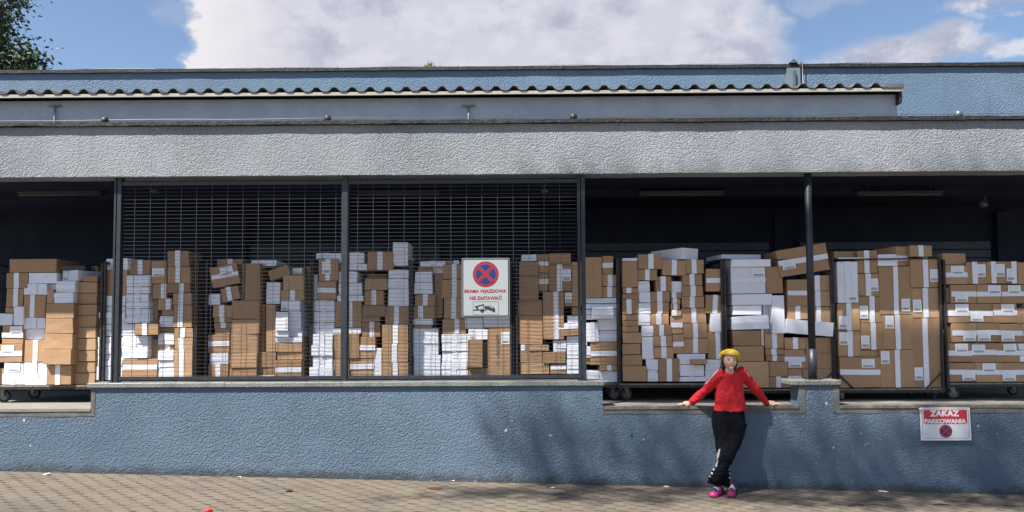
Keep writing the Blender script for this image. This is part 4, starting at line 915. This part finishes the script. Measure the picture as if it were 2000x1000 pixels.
# small weeds on the upper roof edge
rd = random.Random(3)
for px0, px1, hp, lab, nst in ((822, 862, 12, 'small pale green weeds growing on the upper roof edge', 16),):
    a, b_ = P(px0, 131, YU+.12), P(px1, 131, YU+.12); bm = bmesh.new()
    for i in range(nst):
        u = rd.random(); x = a.x+(b_.x-a.x)*u; h = (.03+.10*math.exp(-((u-.45)/.22)**2))*rd.uniform(.6, 1.1); y = YU+.12+rd.uniform(-.05, .05)
        tube(bm, [(x, y, zu-.006), (x+rd.uniform(-.02, .02), y, zu+h)], [.003, .002], 4)
        for k in range(9):
            z = zu+h*rd.uniform(.3, 1.1); s = Vector((rd.uniform(-1, 1), rd.uniform(-1, 1), rd.uniform(0, 1))).normalized()*.035; n_ = s.cross(Vector((rd.uniform(-1, 1), 1, .3))).normalized()*.012
            p = Vector((x, y, z)); bm.faces.new([bm.verts.new(q) for q in (p, p+s*.5+n_, p+s, p+s*.5-n_)])
    tag(build('roof_weed', bm, M['leaf_pale'], None, False, (a.x, YU+.12, zu)), lab, 'plant')

# ------------------------------------------------------------------ litter
def ground_at(px, py):
    d = MROT.to_3x3() @ Vector(((px-1000)/F, (500-py)/F+SHIFT*2000/F, -1)); t = -CAMZ/(d.z+.026*d.x)
    return Vector((0, 0, CAMZ))+d*t
rd = random.Random(8)
def scrap(px, py, wd, m, name, lab, hgt=.02):
    c = ground_at(px, py); bm = bmesh.new(); n = 9; ctr = bm.verts.new((c.x, c.y, gz(c.x)+hgt*rd.uniform(.6, 1)))
    ring = [bm.verts.new((c.x+wd*.5*math.cos(2*math.pi*k/n)*rd.uniform(.7, 1.1), c.y+wd*.4*math.sin(2*math.pi*k/n)*rd.uniform(.6, 1.1), gz(c.x)+.002+rd.uniform(0, hgt*.8))) for k in range(n)]
    for k in range(n): bm.faces.new((ctr, ring[k], ring[(k+1) % n]))
    bmesh.ops.solidify(bm, geom=bm.faces[:], thickness=.002)
    tag(build(name, bm, m, None, False, (c.x, c.y, gz(c.x))), lab, 'litter', 'litter on the paving')
for px, py, wd, lab in ((90, 927, .09, 'leftmost white paper scrap at the foot of the wall'), (467, 933, .07, 'white paper scrap at the wall foot, left of the middle'), (884, 941, .06, 'short white scrap at the wall foot near the middle'), (932, 941, .13, 'long white scrap at the wall foot near the middle'),
                        (1080, 954, .08, 'crumpled white paper ball on the paving below the mesh end'), (1302, 952, .08, 'white scrap left of the woman at the wall foot'), (1725, 961, .12, 'rightmost white scrap at the wall foot'), (845, 940, .06, 'small white scrap left of the middle scraps')):
    scrap(px, py, wd, M['scrap_white'], 'paper_scrap', lab)
scrap(1134, 963, .06, mat('yellow_leaf', (.45, .32, .08), .8), 'dry_leaf', 'small yellowish leaf on the paving below the ledge', .01)
scrap(850, 954, .2, mat('dead_leaf', (.16, .07, .04), .8), 'dry_leaf', 'reddish brown dry leaves on the middle paving', .008)
scrap(565, 960, .10, M['twig'], 'dry_leaf', 'dark shrivelled leaf on the left paving', .012)
for px, py, L, a, lab in ((1672, 988, .18, .15, 'dark twig on the paving at the lower right'), (1838, 987, .17, -.05, 'second dark twig, nearer the right edge'), (1915, 963, .16, -.12, 'dark twig close to the wall foot, far right'), (1775, 958, .13, 0, 'thin dark twig by the wall foot, under the parking sign')):
    c = ground_at(px, py); bm = bmesh.new(); d = Vector((math.cos(a), math.sin(a), 0)); tube(bm, [c-d*L/2+Vector((0, 0, .006)), c+Vector((0, .015, .012)), c+d*L/2+Vector((0, 0, .006))], [.006, .008, .004], 6)
    tag(build('twig', bm, M['twig'], None, False, tuple(c)), lab, 'twig', 'twigs on the paving')
c = ground_at(407, 999); bm = bmesh.new(); tube(bm, [(c.x, c.y, c.z), (c.x, c.y, c.z+.020), (c.x, c.y, c.z+.023)], [.034, .032, .026], 18)
for v in bm.verts: pass
tag(build('bottle_cap', bm, M['cap_red'], None, False, tuple(c)), 'bright red plastic cap lying on the paving', 'cap')

# ------------------------------------------------------------------ the woman
def f_cloth(c1, c2):
    def fn(t, b):
        geo = coords(t, 'Object'); t.link(t.mix(t.noise(geo, 14, 3), c1, c2), b.inputs['Base Color'])
        h = t.math('ADD', t.noise(geo, 9, 2, .5, 1.), t.math('MULTIPLY', t.noise(geo, 300, 1), .04)); bump(t, b, h, .9, .03)
    return fn
M['red'] = mat('red_sweater', (.62, .012, .02), .8, fn=f_cloth((.50, .007, .014), (.58, .014, .022)))
M['navy'] = mat('black_trousers', (.003, .0035, .006), .95, spec=.15, fn=f_cloth((.003, .0035, .006), (.005, .006, .009)))
M['skin'] = mat('skin', (.62, .37, .28), .5); M['skin'].node_tree.nodes['Principled BSDF'].inputs['Subsurface Weight'].default_value = .1
M['lip'] = mat('lips', (.24, .06, .05), .45); M['teeth'] = mat('teeth', (.42, .36, .32), .4); M['brow'] = mat('eyebrow', (.09, .05, .04), .8); M['eyed'] = mat('eye', (.03, .02, .02), .2)
M['hair'] = mat('dark_hair', (.022, .012, .010), .55); M['yellow'] = mat('yellow_wool', (.68, .43, .012), .95, fn=f_cloth((.50, .33, .008), (.56, .39, .014)))
M['pink'] = mat('pink_shoe', (.42, .025, .16), .5); M['cloth_white'] = mat('white_fabric', (.42, .42, .44), .7)
wo_ = P(1410, 963, 8.12)
wm = empty('person', (wo_.x, 8.15, gz(wo_.x)), 'woman in red sweater and yellow beret leaning back on the ledge', 'person')
def fused(name, fill, mats, voxel, smooth=2, after=None, parent=None):
    bm = bmesh.new(); fill(bm); me = bpy.data.meshes.new(name); bmesh.ops.recalc_face_normals(bm, faces=bm.faces); bm.to_mesh(me); bm.free()
    o = bpy.data.objects.new(name, me); COL.objects.link(o)
    r = o.modifiers.new('r', 'REMESH'); r.mode = 'VOXEL'; r.voxel_size = voxel; r.use_smooth_shade = True
    s = o.modifiers.new('s', 'SMOOTH'); s.iterations = smooth; s.factor = .5
    dg = bpy.context.evaluated_depsgraph_get(); dg.update()
    m2 = bpy.data.meshes.new_from_object(o.evaluated_get(dg)); bpy.data.objects.remove(o)
    bm = bmesh.new(); bm.from_mesh(m2); bpy.data.meshes.remove(m2)
    if after: after(bm)
    return build(name, bm, mats, parent or wm, True)
def Q(px, py, Y): return P(px, py, Y)
HY = 8.19
hc = Q(1425, 704, HY)
shL, elL, wrL = Q(1407, 729, 8.27), Q(1379, 762, 8.38), Q(1350, 787, 8.545)
shR, elR, wrR = Q(1447, 724, 8.27), Q(1478, 762, 8.38), Q(1497, 788, 8.545)
neck = Q(1426, 727, 8.25)
pel = Q(1425, 805, 8.34)
hands = []
def hand(bm, wr, s):
    # palm flat on the ledge top, fingers spread away from the body
    pz = ZL+.020
    pc = Vector((wr.x+s*.045, wr.y-.005, pz)); 
    tube(bm, [wr, Vector((wr.x+s*.015, wr.y, pz+.008)), pc, pc+Vector((s*.045, 0, -.002))], [(.022, .024), (.030, .018), (.038, .014), (.034, .011)], 12)
    for k, (dy, L, an) in enumerate(((-.030, .066, -.32), (-.011, .078, -.12), (.009, .074, .06), (.028, .060, .25))):
        st = pc+Vector((s*.035, dy, 0)); d = Vector((s*math.cos(an), math.sin(an), 0))
        tube(bm, [st, st+d*L*.45+Vector((0, 0, .006)), st+d*L*.8+Vector((0, 0, -.002)), st+d*L+Vector((0, 0, -.008))], [.0095, .0088, .008, .006], 8)
    st = pc+Vector((-s*.015, -.030, 0)); d = Vector((s*.55, -.8, 0)).normalized()
    tube(bm, [st, st+d*.03+Vector((0, 0, .003)), st+d*.055+Vector((0, 0, -.005))], [.012, .010, .0075], 8)
def body(bm):
    vs = ball(bm, hc, (.072, .088, .105), 5)
    for v in vs:
        l = v.co-hc
        if l.z < 0:
            t_ = min(1, -l.z/.105); v.co.x = hc.x+l.x*(1-.30*t_*t_); v.co.y = hc.y+l.y*(1-.10*t_)-.012*t_
    ball(bm, hc+Vector((0, -.086, -.022)), (.011, .016, .014), 2); tube(bm, [hc+Vector((0, -.082, .022)), hc+Vector((0, -.094, -.018))], [.007, .011], 8)
    ball(bm, hc+Vector((0, -.070, -.082)), (.024, .018, .016), 2)
    for s in (-1, 1):
        ball(bm, hc+Vector((s*.073, .004, -.012)), (.008, .018, .028), 2)
        ball(bm, hc+Vector((s*.036, -.063, -.026)), (.024, .014, .020), 2)
        ball(bm, hc+Vector((s*.026, -.076, .024)), (.018, .008, .006), 2)
    tube(bm, [hc+Vector((0, .01, -.04)), hc+Vector((0, .02, -.10)), neck+Vector((0, .01, -.03))], [.048, .047, .055], 16)
    tube(bm, [neck+Vector((0, 0, -.01)), Q(1425, 745, 8.30), Q(1425, 772, 8.33), pel, Q(1425, 822, 8.34)], [(.10, .06), (.12, .085), (.11, .08), (.13, .09), (.12, .08)], 20)
    for s, e, w_ in ((shL, elL, wrL), (shR, elR, wrR)):
        tube(bm, [neck.lerp(s, .4)+Vector((0, 0, -.03)), s, s.lerp(e, .5), e, e.lerp(w_, .4), w_], [.045, .046, .042, .034, .032, .022], 12)
    hand(bm, wrL, -1); hand(bm, wrR, 1)
    tube(bm, [Q(1408, 815, 8.33), Q(1409, 880, 8.22), Q(1413, 944, 8.20)], [.07, .045, .028], 12)
    tube(bm, [Q(1442, 815, 8.33), Q(1424, 880, 8.17), Q(1398, 944, 8.15)], [.07, .045, .028], 12)
def paint(bm):
    for f in bm.faces:
        l = f.calc_center_median()-hc
        if l.y > -.05 or abs(l.z) > .09: continue
        # smiling mouth: a curved band with the teeth in its middle
        zz = l.z+.058-7.5*l.x*l.x; ax = abs(l.x)
        if ax < .024 and abs(zz) < .0062*(1-(ax/.026)**2)+.0012: f.material_index = 2 if (abs(zz) < .003 and ax < .016) else 1
        for s in (-1, 1):
            ex, ez = l.x-s*.029, l.z-.008
            if (ex/.0125)**2+(ez/.0048)**2 < 1: f.material_index = 4
            if abs(ex) < .018 and abs(l.z-.027+8*ex*ex) < .0032: f.material_index = 3
fused('body', body, [M['skin'], M['lip'], M['teeth'], M['brow'], M['eyed']], .0042, 1, paint)
# hair: bob that frames the face
def hair(bm):
    c = hc+Vector((0, .022, .005)); 
    vs = ball(bm, c, (.079, .086, .10), 4)
    for s in (-1, 1):
        tube(bm, [c+Vector((s*.066, -.035, .045)), c+Vector((s*.076, -.030, -.02)), c+Vector((s*.070, -.020, -.07)), c+Vector((s*.060, -.010, -.105))], [.010, .014, .013, .006], 10)
        tube(bm, [c+Vector((s*.06, .02, 0)), c+Vector((s*.07, .02, -.07)), c+Vector((s*.055, .01, -.120))], [.022, .022, .012], 10)
    tube(bm, [c+Vector((-.085, -.02, -.07)), c+Vector((-.105, -.02, -.088)), c+Vector((-.112, -.02, -.10))], [.014, .009, .004], 8)
def hair_cut(bm):
    kill = [v for v in bm.verts if (v.co-hc).y < -.05 and abs((v.co-hc).x) < .055]
    bmesh.ops.delete(bm, geom=kill, context='VERTS')
fused('hair', hair, M['hair'], .006, 2, hair_cut)
# beret
bm = bmesh.new(); vs = ball(bm, hc+Vector((.012, .028, .070)), (.114, .118, .070), 4)
for v in vs:
    l = v.co-hc
    a = math.atan2(l.x, l.y)
    v.co += Vector((l.x, l.y, 0))*.035*noise.noise(Vector((a*1.8, l.z*12, 2)))
    v.co.z += .010*noise.noise(Vector((l.x*22, l.y*22, 5)))
bmesh.ops.rotate(bm, verts=bm.verts, cent=hc, matrix=Matrix.Rotation(R(-24), 3, 'X'))
bmesh.ops.rotate(bm, verts=bm.verts, cent=hc, matrix=Matrix.Rotation(R(12), 3, 'Y'))
bmesh.ops.translate(bm, verts=bm.verts, vec=(.002, .012, -.004))
bt = build('beret', bm, M['yellow'], wm, True)
bm = bmesh.new(); ring = []
for k in range(40):
    a = 2*math.pi*k/40; ring.append(hc+Vector((.083*math.cos(a), .010-.098*math.sin(a), .058+.012*math.sin(a)-.012*math.cos(a))))
ring.append(ring[0]); tube(bm, ring, [(.011, .013)]*41, 8, False); build('beret_band', bm, M['yellow'], bt, True)
# sweater
def sweater(bm):
    tube(bm, [Q(1426, 724, 8.245), Q(1426, 729, 8.25), Q(1426, 737, 8.275), Q(1426, 752, 8.295), Q(1426, 775, 8.31), Q(1426, 790, 8.325), Q(1426, 801.5, 8.33)],
         [(.062, .058), (.090, .068), (.140, .090), (.150, .105), (.158, .112), (.170, .115), (.182, .118)], 28)
    for s, e, w_ in ((shL, elL, wrL), (shR, elR, wrR)):
        k = -1 if s is shL else 1
        tube(bm, [neck.lerp(s, .3)+Vector((0, .0, -.035)), s+Vector((0, 0, -.006)), s.lerp(e, .5), e, e.lerp(w_, .5), e.lerp(w_, .93), w_+Vector((0, 0, .002))], [.062, .064, .060, .050, .044, .036, .031], 16)
def folds(bm):
    for v in bm.verts:
        l = v.co-pel
        n = noise.noise(Vector((l.x*9+l.z*5, l.y*4, l.z*7)))+.6*noise.noise(Vector((l.x*18-l.z*12, l.y*6, l.z*10+4)))
        v.co += v.normal*n*.011
        # pull from the neck down the chest
        if v.co.y < 8.24: v.co.y += .006*math.sin(l.x*55+l.z*18)
sw = fused('sweater', sweater, M['red'], .009, 4, folds)
# trousers: wide legs crossed at the shins
def trousers(bm):
    tube(bm, [Q(1425, 797, 8.34), Q(1424, 812, 8.335), Q(1424, 830, 8.32), Q(1423, 842, 8.30)], [(.165, .105), (.185, .120), (.190, .125), (.165, .11)], 26)
    tube(bm, [Q(1409, 825, 8.31), Q(1411, 855, 8.26), Q(1412, 885, 8.23), Q(1413, 915, 8.21), Q(1413, 940, 8.20), Q(1412, 947, 8.20)], [(.105, .11), (.092, .095), (.074, .080), (.068, .072), (.074, .076), (.072, .074)], 20)
    tube(bm, [Q(1441, 825, 8.31), Q(1434, 855, 8.24), Q(1423, 885, 8.16), Q(1408, 915, 8.11), Q(1397, 937, 8.11), Q(1395, 945, 8.12)], [(.105, .11), (.094, .096), (.080, .084), (.072, .075), (.076, .076), (.072, .074)], 20)
def folds2(bm):
    for v in bm.verts:
        l = v.co-pel
        low = max(0, min(1, (-l.z-.45)/.3))
        n = noise.noise(Vector((l.x*10, l.y*6, l.z*(5+10*low))))+.7*noise.noise(Vector((l.x*20, l.y*9, l.z*(8+16*low)+7)))
        v.co += v.normal*n*(.010+.010*low)
tz = fused('trousers', trousers, M['navy'], .010, 3, folds2)
tz['label'] = 'wide black track trousers, legs crossed at the shins'
# white side panel and bars: shells just outside the cloth, picked by raycast-free projection on y
def shell(name, polys, host=None):
    tz = host or globals()['tz']
    from mathutils.bvhtree import BVHTree
    off = wl(tz); bt_ = bmesh.new(); bt_.from_mesh(tz.data); tree_ = BVHTree.FromBMesh(bt_)
    bm = bmesh.new()
    for poly_ in polys:
        (ax, ay), (bx, by), (cx_, cy_), (dx_, dy_) = poly_; NU, NV = 6, 10; grid = []
        for j in range(NV+1):
            row = []
            for i in range(NU+1):
                u, v = i/NU, j/NV
                px = (ax*(1-u)+bx*u)*(1-v)+(dx_*(1-u)+cx_*u)*v; py = (ay*(1-u)+by*u)*(1-v)+(dy_*(1-u)+cy_*u)*v
                o0 = Vector((0, 0, CAMZ)); dr = (P(px, py, 8.2)-o0).normalized()
                hit = tree_.ray_cast(o0-off, dr)
                row.append(bm.verts.new(hit[0]+off-dr*.0035) if hit[0] is not None else None)
            grid.append(row)
        for j in range(NV):
            for i in range(NU):
                q = [grid[j][i], grid[j][i+1], grid[j+1][i+1], grid[j+1][i]]
                if all(q): bm.faces.new(q)
    bt_.free()
    loose = [v for v in bm.verts if not v.link_faces]; bmesh.ops.delete(bm, geom=loose, context='VERTS')
    return build(name, bm, M['cloth_white'], tz, True)
def zq(*pts): return [(1300+x/3.125, 660+y/3.125) for x, y in pts]
shell('white_panel', [zq((326, 678), (334, 678), (312, 788), (282, 784))])
shell('white_stripe', [zq((270, 786), (300, 796), (296, 812), (268, 802)), zq((262, 812), (290, 822), (286, 834), (260, 824)), zq((262, 836), (278, 842), (274, 852), (262, 848))])
shell('white_stripe', [zq((388, 792), (404, 796), (404, 812), (386, 808)), zq((388, 820), (406, 824), (405, 838), (387, 834)), zq((388, 846), (404, 850), (402, 862), (386, 858))])
shell('sleeve_stripe', [zq((316, 190), (323, 196), (247, 284), (241, 278)), zq((492, 208), (497, 206), (513, 234), (509, 238))], sw)
# shoes
def shoe(heel, toe):
    heel = Vector(heel); toe = Vector(toe); d = (toe-heel); L = .255; d.z = 0; d.normalize(); toe = heel+d*L
    g = min(gz(heel.x), gz(toe.x)); s = Vector((-d.y, d.x, 0))
    bm = bmesh.new(); st = [(0, .034, .060), (.03, .038, .105), (.08, .040, .110), (.13, .042, .075), (.18, .047, .052), (.225, .044, .046), (.255, .022, .026)]; rg = []
    for u, hw, ht in st:
        c = heel+d*u; N = 14; r_ = []
        for k in range(N):
            a = math.pi*2*k/N; z = math.sin(a); r_.append(bm.verts.new(c+s*math.cos(a)*hw+Vector((0, 0, g-c.z+.018+max(z, -.2)*ht))))
        rg.append(r_)
    for a, b_ in zip(rg, rg[1:]):
        for k in range(14): bm.faces.new((a[k], a[(k+1) % 14], b_[(k+1) % 14], b_[k]))
    bm.faces.new(rg[0]); bm.faces.new(rg[-1]); bmesh.ops.recalc_face_normals(bm, faces=bm.faces)
    sh = build('shoe', bm, M['pink'], wm, True)
    bm = bmesh.new(); out = []
    for k in range(24):
        a = 2*math.pi*k/24; u = .127+.134*math.cos(a); hw = (.046 if u > .12 else .040)*abs(math.sin(a))**.6*(1 if math.sin(a) > 0 else -1)
        out.append(heel+d*u+s*hw)
    lo = [bm.verts.new((p.x, p.y, g+.002)) for p in out]; hi = [bm.verts.new((p.x, p.y, g+.020)) for p in out]
    bm.faces.new(lo); bm.faces.new(hi)
    for k in range(24): bm.faces.new((lo[k], lo[(k+1) % 24], hi[(k+1) % 24], hi[k]))
    bmesh.ops.recalc_face_normals(bm, faces=bm.faces); build('sole', bm, M['rubber'], sh)
    bm = bmesh.new()
    for u in (.10, .125, .15): c = heel+d*u; tube(bm, [c+s*.034+Vector((0, 0, g-c.z+.085-u*.15)), c+Vector((0, 0, g-c.z+.160-u*.40)), c-s*.034+Vector((0, 0, g-c.z+.085-u*.15))], .007, 6)
    build('lace', bm, M['cloth_white'], sh, True)
    bm = bmesh.new()
    for sg in (-1, 1): c = heel+d*.045+s*sg*.042; ball(bm, (c.x, c.y, g+.055), (.016, .016, .03), 2)
    c = heel+d*.175; ball(bm, (c.x, c.y, g+.058), (.032, .032, .034), 2)
    build('dark_patch', bm, M['sign_black'], sh, True)
hA = ground_at(1391, 953); hB = ground_at(1416, 953)
shoe((hA.x+.01, 8.17, 0), (hA.x-.13, 7.98, 0)); shoe((hB.x+.01, 8.22, 0), (hB.x-.07, 8.02, 0))

# ------------------------------------------------------------------ street tree beyond the frame, up-sun of the dock
def upsun(x, y, z, Yp):  # where the sun ray to (x,y,z) crosses plane Y=Yp
    t = (y-Yp)/(-SUN.y); return Vector((x, y, z))+SUN*t
bl = []; rd = random.Random(21)
for i in range(44):
    x = 1.25+6.6*(i+rd.random())/44; z = rd.uniform(.88, 1.32)
    p = upsun(x, 9.15, z, 1.0+rd.uniform(-.8, .8)); r = rd.uniform(.26, .38); bl.append((tuple(p), (r, r*.15, r*.7), 1.))
bl.reverse()
for i in range(20):
    x = 1.2+6.6*(i+rd.random())/20; p = upsun(x, 9.15, rd.uniform(1.36, 1.5), 1.0+rd.uniform(-.8, .8)); r = rd.uniform(.25, .35); bl.append((tuple(p), (r, r*.12, r*.45), 1.))
for i in range(84):
    x = .0+7.6*((i*.618034) % 1); z = -1.9+2.65*(i+rd.random())/84
    p = upsun(x, 8.5, z, 1.0+rd.uniform(-.8, .8)); r = rd.uniform(.75, 1.05); bl.append((tuple(p), (r, r*.35, r*.8), .05 if 1.5 < x < 3.0 else .18*min(1, .35+x*.6)*(.55 if z < -.6 else 1)))
tree('tall street tree in front of the dock, outside the picture', (-1.2, -3.6, gz(-1.2)), 21, bl, 24000, .14, 8, 4, scat=.6, chain=True)
